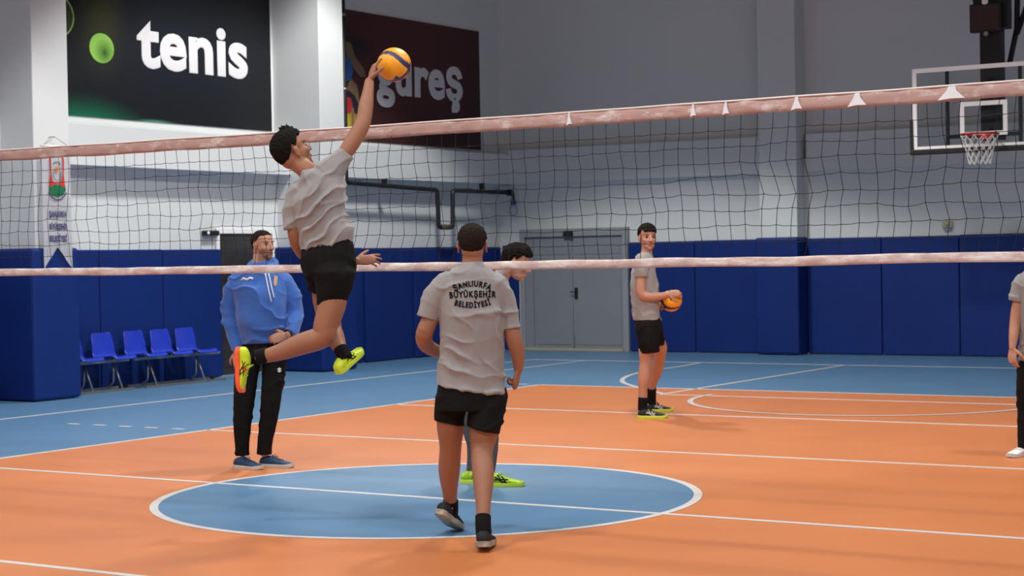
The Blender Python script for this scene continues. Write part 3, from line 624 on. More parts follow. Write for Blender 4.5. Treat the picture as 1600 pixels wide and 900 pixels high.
POSES = {
 'back': {
  'base': (5.78,-1.35),
  'shirt': [((0.049,0.0,1.541),0.06,0.062,0.0),((0.048,0.0,1.52),0.078,0.075,0.0),((0.044,0.0,1.485),0.131,0.095,0.0),((0.041,0.0,1.432),0.185,0.105,0.0),((0.042,0.0,1.354),0.194,0.125,0.0),((0.043,0.0,1.22),0.184,0.135,0.0),((0.038,0.0,1.079),0.178,0.125,0.0),((0.031,0.0,0.991),0.184,0.122,0.0),((0.03,0.0,0.921),0.191,0.13,0.0),((0.029,0.0,0.836),0.194,0.135,0.162)],
  'shorts': [((0.028,0.0,0.896),0.175,0.115,0.0),((0.027,0.0,0.825),0.189,0.13,0.0),((0.025,0.0,0.726),0.193,0.135,0.0)],
  'shleg': [[((-0.064,0.0,0.806),0.106),((-0.091,0.03,0.708),0.089),((-0.097,0.05,0.65),0.085)],[((0.12,0.0,0.795),0.113),((0.111,-0.03,0.71),0.102),((0.092,-0.05,0.617),0.097)]],
  'shtilt': [0.2,0.28],
  'sleeves': [[((-0.088,0.0,1.413),0.085),((-0.145,0.0,1.365),0.074),((-0.182,0.0,1.295),0.064),((-0.204,0.0,1.235),0.06)],[((0.166,0.0,1.402),0.085),((0.221,0.0,1.33),0.064),((0.244,0.0,1.252),0.055),((0.257,0.0,1.171),0.053)]],
  'arms': [[((-0.116,0.0,1.4),0.053),((-0.175,0.0,1.26),0.051),((-0.223,0.0,1.148),0.048),((-0.215,0.1,1.079),0.043),((-0.14,0.24,1.027),0.033)],[((0.208,0.0,1.394),0.053),((0.247,0.0,1.217),0.048),((0.27,0.0,1.11),0.046),((0.29,0.02,1.021),0.039),((0.292,0.04,0.945),0.027)]],
  'legs': [[((-0.073,0.0,0.852),0.106),((-0.09,0.06,0.652),0.078),((-0.094,0.1,0.516),0.062),((-0.106,0.16,0.374),0.061),((-0.107,0.22,0.24),0.042),((-0.106,0.26,0.136),0.036)],[((0.131,0.0,0.848),0.11),((0.099,-0.03,0.622),0.081),((0.083,-0.06,0.502),0.061),((0.09,-0.16,0.374),0.059),((0.089,-0.27,0.233),0.04),((0.088,-0.34,0.119),0.036)]],
  'socks': [[((-0.105,0.24,0.193),0.044),((-0.106,0.26,0.136),0.044),((-0.111,0.265,0.103),0.044)],[((0.088,-0.3,0.179),0.043),((0.088,-0.33,0.132),0.043),((0.091,-0.345,0.086),0.043)]],
  'head': (0.05,0.02,1.633),
 },
 'jump': {
  'base': (4.68,-1.2),
  'shirt': [((-0.079,-0.02,2.097),0.042,0.06,-0.427),((-0.067,-0.02,2.066),0.085,0.085,-0.524),((-0.039,0.0,2.04),0.146,0.11,-0.539),((-0.023,0.0,1.998),0.174,0.13,-0.41),((-0.019,0.0,1.938),0.176,0.14,-0.232),((-0.013,0.0,1.855),0.165,0.135,-0.16),((0.008,0.0,1.779),0.157,0.13,-0.144),((0.03,0.0,1.718),0.169,0.13,-0.134),((0.025,0.0,1.646),0.157,0.13,-0.155)],
  'shorts': [((0.035,0.0,1.68),0.144,0.115,-0.157),((0.032,0.0,1.62),0.161,0.135,-0.14),((0.038,0.0,1.544),0.165,0.145,-0.069),((0.046,0.0,1.468),0.152,0.14,0.0)],
  'shleg': [[((0.065,-0.04,1.495),0.136),((0.073,-0.06,1.401),0.109),((0.046,-0.06,1.292),0.081)],[((0.007,0.08,1.495),0.122),((-0.019,0.1,1.419),0.092),((-0.028,0.1,1.358),0.069)]],
  'shtilt': [0.12,0.3],
  'sleeves': [[((-0.107,0.0,1.97),0.087),((-0.146,0.0,1.895),0.076),((-0.174,0.0,1.82),0.061),((-0.179,0.0,1.752),0.051)],[((0.046,0.0,2.073),0.099),((0.097,0.0,2.132),0.076),((0.131,0.0,2.169),0.061),((0.158,0.0,2.199),0.051)]],
  'arms': [[((-0.126,0.0,1.951),0.057),((-0.152,0.0,1.819),0.049),((-0.153,0.02,1.699),0.046),((-0.107,0.16,1.592),0.042),((0.036,0.26,1.559),0.039),((0.176,0.26,1.556),0.027)],[((0.073,0.0,2.11),0.061),((0.151,0.0,2.199),0.053),((0.211,0.02,2.294),0.049),((0.253,0.04,2.374),0.046),((0.27,0.08,2.479),0.044),((0.28,0.12,2.559),0.035),((0.286,0.16,2.627),0.029)]],
  'legs': [[((0.067,-0.05,1.513),0.124),((0.065,-0.07,1.326),0.083),((0.022,-0.08,1.184),0.073),((0.002,-0.08,1.117),0.068),((-0.129,-0.06,1.073),0.064),((-0.264,-0.04,1.025),0.049),((-0.37,-0.02,1.0),0.038)],[((-0.004,0.08,1.514),0.115),((0.005,0.14,1.322),0.081),((0.027,0.2,1.158),0.062),((0.057,0.12,1.099),0.056),((0.089,0.05,1.045),0.042),((0.116,0.0,1.009),0.036)]],
  'socks': [[((-0.33,-0.03,1.015),0.046),((-0.369,-0.02,1.004),0.045),((-0.4,-0.02,0.997),0.045)],[((0.095,0.03,1.038),0.044),((0.12,0.0,0.997),0.044),((0.132,-0.01,0.979),0.042)]],
  'head': (-0.163,0.0,2.212),
 },
 'coach': {
  'base': (2.4,0.88),
  'shirt': [((0.05,0.0,1.564),0.068,0.065,0.0),((0.055,0.0,1.534),0.112,0.09,0.0),((0.049,0.0,1.486),0.185,0.12,0.0),((0.043,0.0,1.423),0.224,0.145,0.0),((0.044,-0.02,1.341),0.214,0.17,0.0),((0.052,-0.03,1.219),0.199,0.185,0.0),((0.055,-0.03,1.113),0.194,0.185,0.0),((0.054,-0.02,1.015),0.182,0.175,0.0),((0.055,0.0,0.956),0.168,0.155,0.0),((0.055,0.0,0.941),0.163,0.15,0.0)],
  'shorts': [((0.056,0.0,1.0),0.153,0.13,0.0),((0.054,0.0,0.902),0.158,0.14,0.0),((0.052,0.0,0.829),0.163,0.14,0.0)],
  'shleg': [[((-0.041,0.0,0.904),0.092),((-0.074,0.0,0.734),0.092),((-0.095,-0.01,0.55),0.083),((-0.116,0.0,0.345),0.071),((-0.124,0.0,0.175),0.056),((-0.121,0.0,0.092),0.056)],[((0.144,0.0,0.901),0.092),((0.131,0.0,0.731),0.09),((0.109,-0.01,0.547),0.08),((0.079,0.0,0.342),0.068),((0.052,0.0,0.196),0.058),((0.045,0.0,0.099),0.058)]],
  'shtilt': [0,0],
  'sleeves': [[((-0.108,0.0,1.43),0.083),((-0.168,0.0,1.344),0.073),((-0.201,0.0,1.174),0.068),((-0.17,-0.03,1.029),0.058),((-0.144,-0.05,0.933),0.046),((-0.14,-0.05,0.899),0.044)],[((0.222,0.0,1.41),0.078),((0.274,0.0,1.312),0.068),((0.305,0.0,1.18),0.063),((0.301,-0.06,1.095),0.058),((0.288,-0.12,1.039),0.046),((0.276,-0.14,1.021),0.043)]],
  'arms': [[((-0.128,0.0,1.416),0.049),((-0.191,0.0,1.174),0.049),((-0.144,-0.05,0.933),0.034),((-0.14,-0.05,0.889),0.029)],[((0.242,0.0,1.41),0.049),((0.305,0.0,1.18),0.044),((0.279,-0.13,1.03),0.031),((0.264,-0.16,1.013),0.029)]],
  'legs': [[((-0.041,0.0,0.904),0.078),((-0.097,0.0,0.55),0.058),((-0.12,0.0,0.126),0.044)],[((0.144,0.0,0.901),0.078),((0.107,0.0,0.546),0.058),((0.045,0.0,0.123),0.044)]],
  'socks': [],
  'head': (0.068,0.0,1.69),
 },
 'right': {
  'base': (3.27,5.68),
  'shirt': [((-0.024,0.0,1.591),0.053,0.06,0.0),((-0.037,0.0,1.56),0.071,0.09,0.0),((-0.05,0.0,1.511),0.096,0.14,0.0),((-0.058,0.0,1.431),0.114,0.17,0.0),((-0.06,0.0,1.308),0.127,0.175,0.0),((-0.05,0.0,1.172),0.133,0.165,0.0),((-0.043,0.0,1.048),0.136,0.165,0.0),((-0.032,0.0,0.937),0.136,0.17,0.0)],
  'shorts': [((-0.034,0.0,0.999),0.12,0.15,0.0),((-0.026,0.0,0.918),0.13,0.165,0.0),((-0.016,0.0,0.813),0.13,0.17,0.0)],
  'shleg': [[((-0.039,-0.07,0.866),0.123),((-0.03,-0.09,0.756),0.111),((-0.02,-0.09,0.626),0.098)],[((0.015,0.07,0.859),0.112),((0.042,0.12,0.757),0.1),((0.071,0.18,0.673),0.087)]],
  'shtilt': [0,-0.1],
  'sleeves': [[((-0.073,-0.1,1.506),0.08),((-0.084,-0.15,1.432),0.07),((-0.086,-0.16,1.353),0.061)],[((-0.046,0.1,1.505),0.075),((-0.031,0.15,1.43),0.069),((-0.007,0.16,1.348),0.062)]],
  'arms': [[((-0.076,-0.13,1.493),0.055),((-0.093,-0.16,1.341),0.049),((-0.095,-0.16,1.2),0.046),((-0.028,-0.16,1.163),0.043),((0.079,-0.12,1.166),0.037),((0.175,-0.08,1.182),0.028)],[((-0.044,0.13,1.492),0.056),((-0.032,0.17,1.305),0.05),((-0.009,0.17,1.167),0.047),((0.048,0.12,1.105),0.04),((0.11,0.05,1.056),0.028)]],
  'legs': [[((-0.045,-0.07,0.878),0.105),((-0.05,-0.09,0.664),0.077),((-0.061,-0.09,0.529),0.058),((-0.079,-0.09,0.375),0.058),((-0.094,-0.09,0.234),0.039),((-0.096,-0.09,0.105),0.037)],[((0.016,0.07,0.871),0.099),((0.098,0.2,0.677),0.074),((0.108,0.27,0.58),0.058),((0.086,0.42,0.413),0.057),((0.047,0.52,0.261),0.038),((0.044,0.58,0.123),0.037)]],
  'socks': [[((-0.088,-0.09,0.197),0.049),((-0.096,-0.09,0.117),0.046),((-0.096,-0.09,0.074),0.046)],[((0.045,0.53,0.241),0.045),((0.044,0.58,0.135),0.045),((0.047,0.59,0.083),0.045)]],
  'head': (-0.013,0.0,1.732),
 },
 'hid': {
  'base': (4.55,0.75),
  'shirt': [((0.145,0.0,1.467),0.031,0.065,0.785),((0.114,0.0,1.432),0.049,0.11,0.567),((0.086,0.0,1.371),0.084,0.17,0.306),((0.032,0.0,1.284),0.11,0.185,0.273),((-0.028,0.0,1.17),0.124,0.16,0.211),((-0.07,0.0,1.039),0.128,0.15,0.137),((-0.094,0.0,0.907),0.132,0.16,0.1),((-0.105,0.0,0.819),0.132,0.17,0.0)],
  'shorts': [((-0.104,0.0,0.872),0.115,0.155,0.0),((-0.105,0.0,0.783),0.124,0.165,0.0),((-0.105,0.0,0.695),0.121,0.165,0.0)],
  'shleg': [[((-0.1,-0.08,0.744),0.088),((-0.016,-0.09,0.524),0.075),((0.021,-0.09,0.401),0.066),((0.027,-0.09,0.26),0.055),((0.016,-0.09,0.094),0.042)],[((-0.113,0.08,0.734),0.093),((-0.094,0.09,0.555),0.08),((-0.119,0.09,0.422),0.062),((-0.086,0.09,0.265),0.053),((-0.107,0.1,0.073),0.038)]],
  'shtilt': [0,0],
  'sleeves': [[((0.065,-0.13,1.365),0.074),((0.073,-0.17,1.304),0.065),((0.089,-0.18,1.226),0.057)],[((0.063,0.13,1.361),0.076),((0.07,0.17,1.297),0.067),((0.086,0.18,1.216),0.058)]],
  'arms': [[((0.065,-0.15,1.356),0.048),((0.085,-0.18,1.204),0.044),((0.069,-0.16,1.074),0.039),((0.014,-0.14,0.943),0.035),((-0.023,-0.13,0.834),0.028)],[((0.062,0.15,1.351),0.049),((0.081,0.18,1.194),0.045),((0.066,0.16,1.061),0.04),((0.01,0.14,0.929),0.036),((-0.028,0.13,0.818),0.029)]],
  'legs': [[((-0.1,-0.08,0.744),0.083),((-0.016,-0.09,0.524),0.061),((0.021,-0.09,0.401),0.053),((0.027,-0.09,0.26),0.053),((0.016,-0.09,0.107),0.035),((0.023,-0.09,0.05),0.035)],[((-0.113,0.08,0.734),0.089),((-0.094,0.09,0.555),0.067),((-0.119,0.09,0.422),0.049),((-0.086,0.09,0.265),0.044),((-0.102,0.1,0.144),0.033),((-0.126,0.1,0.055),0.033)]],
  'socks': [],
  'head': (0.234,0.0,1.523),
 },
 'edge': {
  'base': (7.4,3.8),
  'shirt': [((0.08,0.0,1.407),0.048,0.065,0.0),((0.08,0.0,1.378),0.087,0.09,0.0),((0.079,0.0,1.339),0.125,0.11,0.0),((0.083,0.0,1.263),0.139,0.125,0.0),((0.081,0.0,1.071),0.125,0.13,0.0),((0.076,0.0,0.878),0.113,0.12,0.0),((0.074,0.0,0.72),0.118,0.13,0.0)],
  'shorts': [((0.077,0.0,0.782),0.106,0.115,0.0),((0.073,0.0,0.686),0.118,0.13,0.0),((0.072,0.0,0.59),0.123,0.135,0.0)],
  'shleg': [[((0.013,0.0,0.663),0.072),((0.001,0.0,0.471),0.067),((-0.006,0.0,0.303),0.055),((-0.014,0.0,0.062),0.048)],[((0.138,0.0,0.661),0.072),((0.14,0.0,0.469),0.067),((0.143,0.0,0.3),0.055),((0.14,0.0,0.06),0.048)]],
  'shtilt': [0,0],
  'sleeves': [[((-0.008,0.0,1.312),0.067),((-0.037,0.0,1.255),0.062),((-0.057,0.0,1.164),0.062)],[((0.165,0.0,1.309),0.067),((0.198,0.0,1.251),0.062),((0.221,0.0,1.159),0.062)]],
  'arms': [[((-0.012,0.0,1.307),0.048),((-0.048,0.0,1.145),0.046),((-0.064,0.0,1.025),0.043),((-0.089,-0.03,0.907),0.036),((-0.105,-0.05,0.822),0.025)],[((0.175,0.0,1.304),0.048),((0.211,0.0,1.14),0.046),((0.229,0.0,1.02),0.043),((0.218,-0.03,0.901),0.036),((0.211,-0.05,0.816),0.025)]],
  'legs': [[((0.013,0.0,0.663),0.062),((-0.001,0.0,0.375),0.048),((-0.019,0.0,0.087),0.036)],[((0.138,0.0,0.661),0.062),((0.139,0.0,0.373),0.048),((0.14,0.0,0.084),0.036)]],
  'socks': [],
  'head': (0.087,0.0,1.536),
 },
}
# ================================================================== people: volumes blended by voxel remesh
FACE = -YAW      # figures are posed in a frame turned with the court view: x right, y away, z up
class Vol:
    def __init__(s): s.v = []; s.f = []
    def rings(s, R, flat0=False, flat1=False):     # R: list of (centre, ax, ay) ; closed tube
        n = 20; base = len(s.v); R = list(R)
        for c, ax, ay in R:
            for k in range(n):
                a = 2*PI*k/n; s.v.append(tuple(c+ax*math.cos(a)+ay*math.sin(a)))
        for i in range(len(R)-1):
            for k in range(n):
                s.f.append((base+i*n+k, base+i*n+(k+1) % n, base+(i+1)*n+(k+1) % n, base+(i+1)*n+k))
        s.f.append(tuple(base+k for k in range(n))[::-1]); s.f.append(tuple(base+(len(R)-1)*n+k for k in range(n)))
    def tube(s, pts, radii, round0=True, round1=True, aspect=1., ref=None, sub=4, tilt1=None):
        P = np.array([tuple(p) for p in pts], float); A = np.concatenate([P, np.array(radii, float)[:, None]], 1)
        A = cr_interp(A, sub) if len(A) > 2 else np.array([A[0]+(A[1]-A[0])*t for t in np.linspace(0, 1, 5)])
        R = []; ref = Vector(ref) if ref else None
        pts = [Vector(a[:3]) for a in A]
        for i, p in enumerate(pts):
            t = (pts[min(i+1, len(pts)-1)]-pts[max(i-1, 0)]).normalized()
            if ref is None: ref = t.orthogonal().normalized()
            x = (ref-t*ref.dot(t)).normalized(); y = t.cross(x)
            r = A[i, 3]; R.append((p, x*r, y*r*aspect, t))
        if tilt1 is not None:   # tilt the last ring (a slanted hem)
            n_ = len(R)
            for i in range(n_):
                c, x, y, t = R[i]; r = A[i, 3]; tl = tilt1*(i/(n_-1))**1.3
                R[i] = (c, Vector((math.cos(tl), 0, -math.sin(tl)))*r, Vector((0, 1, 0))*r*aspect, t)
        out = [(c, x, y) for c, x, y, t in R]
        if round0:
            c, x, y, t = R[0]; r = A[0, 3]; out = [(c-t*r*math.sin(a), x*math.cos(a), y*math.cos(a)) for a in (1.4, 1.0, .5)]+out
        if round1:
            c, x, y, t = R[-1]; r = A[-1, 3]; out += [(c+t*r*math.sin(a), x*math.cos(a), y*math.cos(a)) for a in (.5, 1.0, 1.4)]
        s.rings(out)
    def stack(s, rings, grow=0., round0=False, round1=False):   # rings: ((x,y,z), hw, hd, tilt)
        A = np.array([[*c, hw, hd, t] for c, hw, hd, t in rings], float); A = cr_interp(A, 5)
        s.rings([(Vector(a[:3]), Vector((math.cos(a[5]), 0, -math.sin(a[5])))*(a[3]+grow), Vector((0, 1, 0))*(a[4]+grow)) for a in A])
    def ell(s, c, r, B=None):      # ellipsoid centre c, radii r, basis B (columns)
        B = B or Matrix.Identity(3); c = Vector(c); n, mm = 16, 10; R = []
        for j in range(mm+1):
            a = -PI/2+.12+(PI-.24)*j/mm
            R.append((c+B @ Vector((0, 0, r[2]*math.sin(a))), B @ Vector((r[0]*math.cos(a), 0, 0)), B @ Vector((0, r[1]*math.cos(a), 0))))
        s.rings(R)
    def mesh(s, name):
        me = bpy.data.meshes.new(name); me.from_pydata(s.v, [], s.f)
        bm = bmesh.new(); bm.from_mesh(me)
        bmesh.ops.recalc_face_normals(bm, faces=bm.faces); bm.to_mesh(me); bm.free(); return me
def remesh(vol, name, voxel, smooth=3, fac=.5):
    me = vol.mesh(name+'_src'); o = bpy.data.objects.new('tmp', me); COL.objects.link(o)
    r = o.modifiers.new('r', 'REMESH'); r.mode = 'VOXEL'; r.voxel_size = voxel; r.use_smooth_shade = True
    if smooth: q = o.modifiers.new('s', 'SMOOTH'); q.factor = fac; q.iterations = smooth
    dg = bpy.context.evaluated_depsgraph_get(); out = bpy.data.meshes.new_from_object(o.evaluated_get(dg))
    bpy.data.objects.remove(o); bpy.data.meshes.remove(me); out.name = name
    out.polygons.foreach_set('use_smooth', [True]*len(out.polygons)); return out
def getco(me): n = len(me.vertices); c = np.empty(n*3); me.vertices.foreach_get('co', c); return c.reshape(-1, 3)
def getno(me): n = len(me.vertices); c = np.empty(n*3); me.vertices.foreach_get('normal', c); return c.reshape(-1, 3)
def setco(me, c): me.vertices.foreach_set('co', np.ascontiguousarray(c).ravel()); me.update()

def folds(me, d, freq, amp, seed=0, zlo=None, zhi=None, warp=.6):   # cloth creases running across direction d
    c = getco(me); no = getno(me); d = np.array(d, float); d /= np.linalg.norm(d); off = np.empty(len(c))
    ph = c @ d*freq
    for i, p in enumerate(c):
        w = noise.noise((p[0]*4+seed, p[1]*4, p[2]*4)); w2 = noise.noise((p[0]*9+seed, p[1]*9+5, p[2]*9)); mk = noise.noise((p[0]*5+seed, p[1]*5+9, p[2]*4+seed))
        s = math.sin(ph[i]+w*6*warp+w2*1.2); off[i] = ((1-abs(s))**1.8*2.1-.75)*(.25+max(0, mk+.1)*2.2)
    k = 1.
    if zlo is not None: k = np.clip((c[:, 2]-zlo)/.03, 0, 1)*.8+.2
    c += no*(off*amp*k)[:, None]; setco(me, c)

def hand(vol, w, d, n, thumb, curl=(.35, .4, .45, .5), tcurl=.3, k=1., spread=.06):
    d = Vector(d).normalized(); n = Vector(n); n = (n-d*n.dot(d)).normalized(); s = d.cross(n).normalized()*thumb; w = Vector(w)
    vol.tube([w-d*.01*k, w+d*.03*k, w+d*.065*k, w+d*.088*k], [.024*k, .034*k, .040*k, .038*k], ref=s, aspect=.42)
    for i, (o, L, r) in enumerate(((.029, .074, .0088), (.0105, .082, .0092), (-.009, .076, .0088), (-.027, .060, .0078))):
        p = w+d*(.085 if i < 3 else .078)*k+s*o*k; a = 0; dd = (d+s*spread*(1.5-i)).normalized(); P = [p-d*.012*k, p]
        ax = dd.cross(n).normalized()
        for j, fr in enumerate((.45, .31, .24)):
            a += curl[i]*(1, 1.1, .8)[j]; v = dd*math.cos(a)+n*math.sin(a); p = p+v*L*fr*k; P.append(p)
        vol.tube(P, [r*k*q for q in (1.0, 1.03, .98, .92, .8)], sub=2)
    p = w+d*.022*k+s*.024*k; P = [p]; v = (d*.62+s*.78+n*.25).normalized()
    p = p+v*.042*k; P.append(p); v = (v+(d*.5-s*.35+n*.5)*tcurl*1.6).normalized(); p = p+v*.032*k; P.append(p); v = (v+(d*.3-s*.5+n*.5)*tcurl*1.6).normalized(); P.append(p+v*.026*k)
    vol.tube(P, [.0135*k, .0115*k, .0102*k, .0085*k], sub=2)

def head_basis(fwd, up):
    f = Vector(fwd).normalized(); u = Vector(up); u = (u-f*u.dot(f)).normalized(); return Matrix((f.cross(u), f, u)).transposed()
def head(vol, C, B, k):
    H = lambda x, y, z: Vector(C)+B @ Vector((x, y, z))*k
    E = lambda c, r: vol.ell(H(*c), [q*k for q in r], B)
    E((0, -.012, .032), (.073, .092, .077)); E((0, .020, -.022), (.063, .066, .080)); E((0, .030, -.075), (.049, .050, .036))
    E((0, .064, -.098), (.022, .018, .015)); E((0, -.03, -.03), (.060, .06, .06))
    vol.tube([H(0, .078, .012), H(0, .094, -.012), H(0, .102, -.030)], [.0075*k, .009*k, .0115*k])
    for s in (-1, 1):
        E((s*.012, .088, -.033), (.0075, .011, .007)); E((s*.031, .074, .022), (.024, .013, .008)); E((s*.040, .052, -.026), (.022, .024, .022))
        E((s*.0755, -.012, -.012), (.007, .017, .030)); E((s*.079, -.020, .004), (.006, .010, .016)); E((s*.077, -.008, -.036), (.006, .009, .010))
    E((0, .081, -.060), (.023, .012, .0055)); E((0, .079, -.070), (.020, .012, .006))
def finish_head(me, C, B, k, beard=0., mouth=0., brow=.25, lipcol=(1.0, .62, .62)):
    c = getco(me); L = (c-np.array(C)) @ np.array(B)/k; no = np.array(B)
    g = lambda x, y, z, r: np.exp(-((L[:, 0]-x)**2+(L[:, 1]-y)**2+(L[:, 2]-z)**2)/r**2)
    near = (np.abs(L) < .16).all(1)
    sock = (g(.031, .085, .003, .0155)+g(-.031, .085, .003, .0155))*near
    mo = np.exp(-((L[:, 0]/.019)**2+((L[:, 1]-.092)/.02)**2+((L[:, 2]+.0655)/(.0035+.009*mouth))**2))*near
    fw = np.array(B)[:, 1]
    c -= fw[None, :]*(sock*.0085+mo*(.004+.010*mouth))[:, None]*k
    setco(me, c)
    col = np.ones((len(c), 4)); x, y, z = np.abs(L[:, 0]), L[:, 1], L[:, 2]
    f = (y > .035)*near
    def paint(w, t):
        w = np.clip(w, 0, 1)[:, None]; col[:, :3] = col[:, :3]*(1-w)+np.array(t)*w
    if beard: 
        zone = np.clip((-.050-z+np.clip(x-.035, 0, 1)*.9)/.014, 0, 1)*np.clip((y+.005)/.02, 0, 1)*np.clip((z+.135)/.015, 0, 1)*near
        mous = np.exp(-((x/.032)**4+((z+.050)/.008)**2))*f; paint(np.maximum(zone, mous)*beard, (.20, .17, .17))
    paint(np.clip(1.25-((x-.031)/.021)**2-((z-.0235-.004*np.cos((x-.031)*70))/.0055)**2, 0, 1)*f, (brow*.35, brow*.3, brow*.3))
    paint(np.clip(1.2-(x/.023)**2-((z+.065)/.0125)**2, 0, 1)*(y > .07)*near*.8, lipcol)
    if mouth: paint(np.clip(1.3-(x/.015)**2-((z+.0655)/.0055)**2, 0, 1)*(y > .06)*near, (.10, .04, .04))
    paint(np.clip(1.15-((x-.031)/.019)**2-((z-.002)/.010)**2, 0, 1)*f*.55, (.45, .38, .38))
    paint(np.exp(-(((x-.078)/.006)**2+((y+.012)/.02)**2+((z+.012)/.03)**2))*near*.35, (1.1, .7, .65))
    a = me.color_attributes.new('tint', 'FLOAT_COLOR', 'POINT'); a.data.foreach_set('color', col.ravel())
def eyes(par, C, B, k):
    for s in (-1, 1):
        bm = bmesh.new(); bmesh.ops.create_uvsphere(bm, u_segments=16, v_segments=12, radius=.0112*k)
        for f in bm.faces:
            f.material_index = 1 if f.calc_center_median().z > .0082*k else 0
        me = bpy.data.meshes.new('eye'); bm.to_mesh(me); bm.free(); o = link('eye', me, [M['eye_white'], M['iris']], par)
        R = Matrix((B @ Vector((1, 0, 0)), B @ Vector((0, 0, -1)), B @ Vector((0, 1, 0)))).transposed().to_4x4()
        R.translation = Vector(C)+B @ Vector((s*.031, .0672, .002))*k; o.matrix_local = R
def hair(par, C, B, k, mt, T=.012, front=.36, side=.10, back=-.95, tuft=0., name='hair', seed=0, topT=1.):
    nu, nv = 128, 84; me = bpy.data.meshes.new(name); V = []; Fc = []; c0 = Vector((0, -.012, .032)); ra = Vector((.0735, .0925, .0775))
    for j in range(nv+1):
        el = -PI/2+PI*j/nv
        for i in range(nu):
            az = 2*PI*i/nu; d = Vector((math.sin(az)*math.cos(el), math.cos(az)*math.cos(el), math.sin(el)))
            a = abs((az+PI) % (2*PI)-PI)*180/PI       # 0 front, 180 back
            line_ = np.interp(a, [0, 35, 55, 70, 84, 96, 112, 135, 180], [front, front-.03, side+.30, side, side-.30, side-.02, -.45, back+.1, back])
            line_ += .05*noise.noise((az*9, seed, 1))
            wd = np.clip((el-line_)/.10, 0, 1); wd = wd*wd*(3-2*wd)
            rz = ra.z if el > 0 else ra.z*1.32
            rx = ra.x if el > 0 else ra.x*(1-.10*math.sin(-el))
            r = 1/math.sqrt((d.x/rx)**2+(d.y/ra.y)**2+(d.z/rz)**2)
            tt = T*(.55+.45*max(0, math.sin(el))*topT+.15) if el > 0 else T*.70
            nz = noise.noise(d*7+Vector((seed, 0, 0)))*.30+noise.noise(Vector((d.x*34, d.y*34, d.z*12+seed)))*.28
            tu = 0
            if tuft: tu = tuft*math.exp(-((az if az < PI else az-2*PI)/.9)**2)*max(0, math.sin(el)-.35)*(1+1.1*noise.noise(d*15+Vector((9, seed, 0))))
            r = r-.010+wd*(.010+tt*(1+nz)+tu)
            V.append(tuple((Vector(C)+B @ ((c0+d*r)*k))))
    for j in range(nv):
        for i in range(nu): Fc.append((j*nu+i, j*nu+(i+1) % nu, (j+1)*nu+(i+1) % nu, (j+1)*nu+i))
    me.from_pydata(V, [], Fc); me.polygons.foreach_set('use_smooth', [True]*len(Fc)); return link(name, me, mt, par)

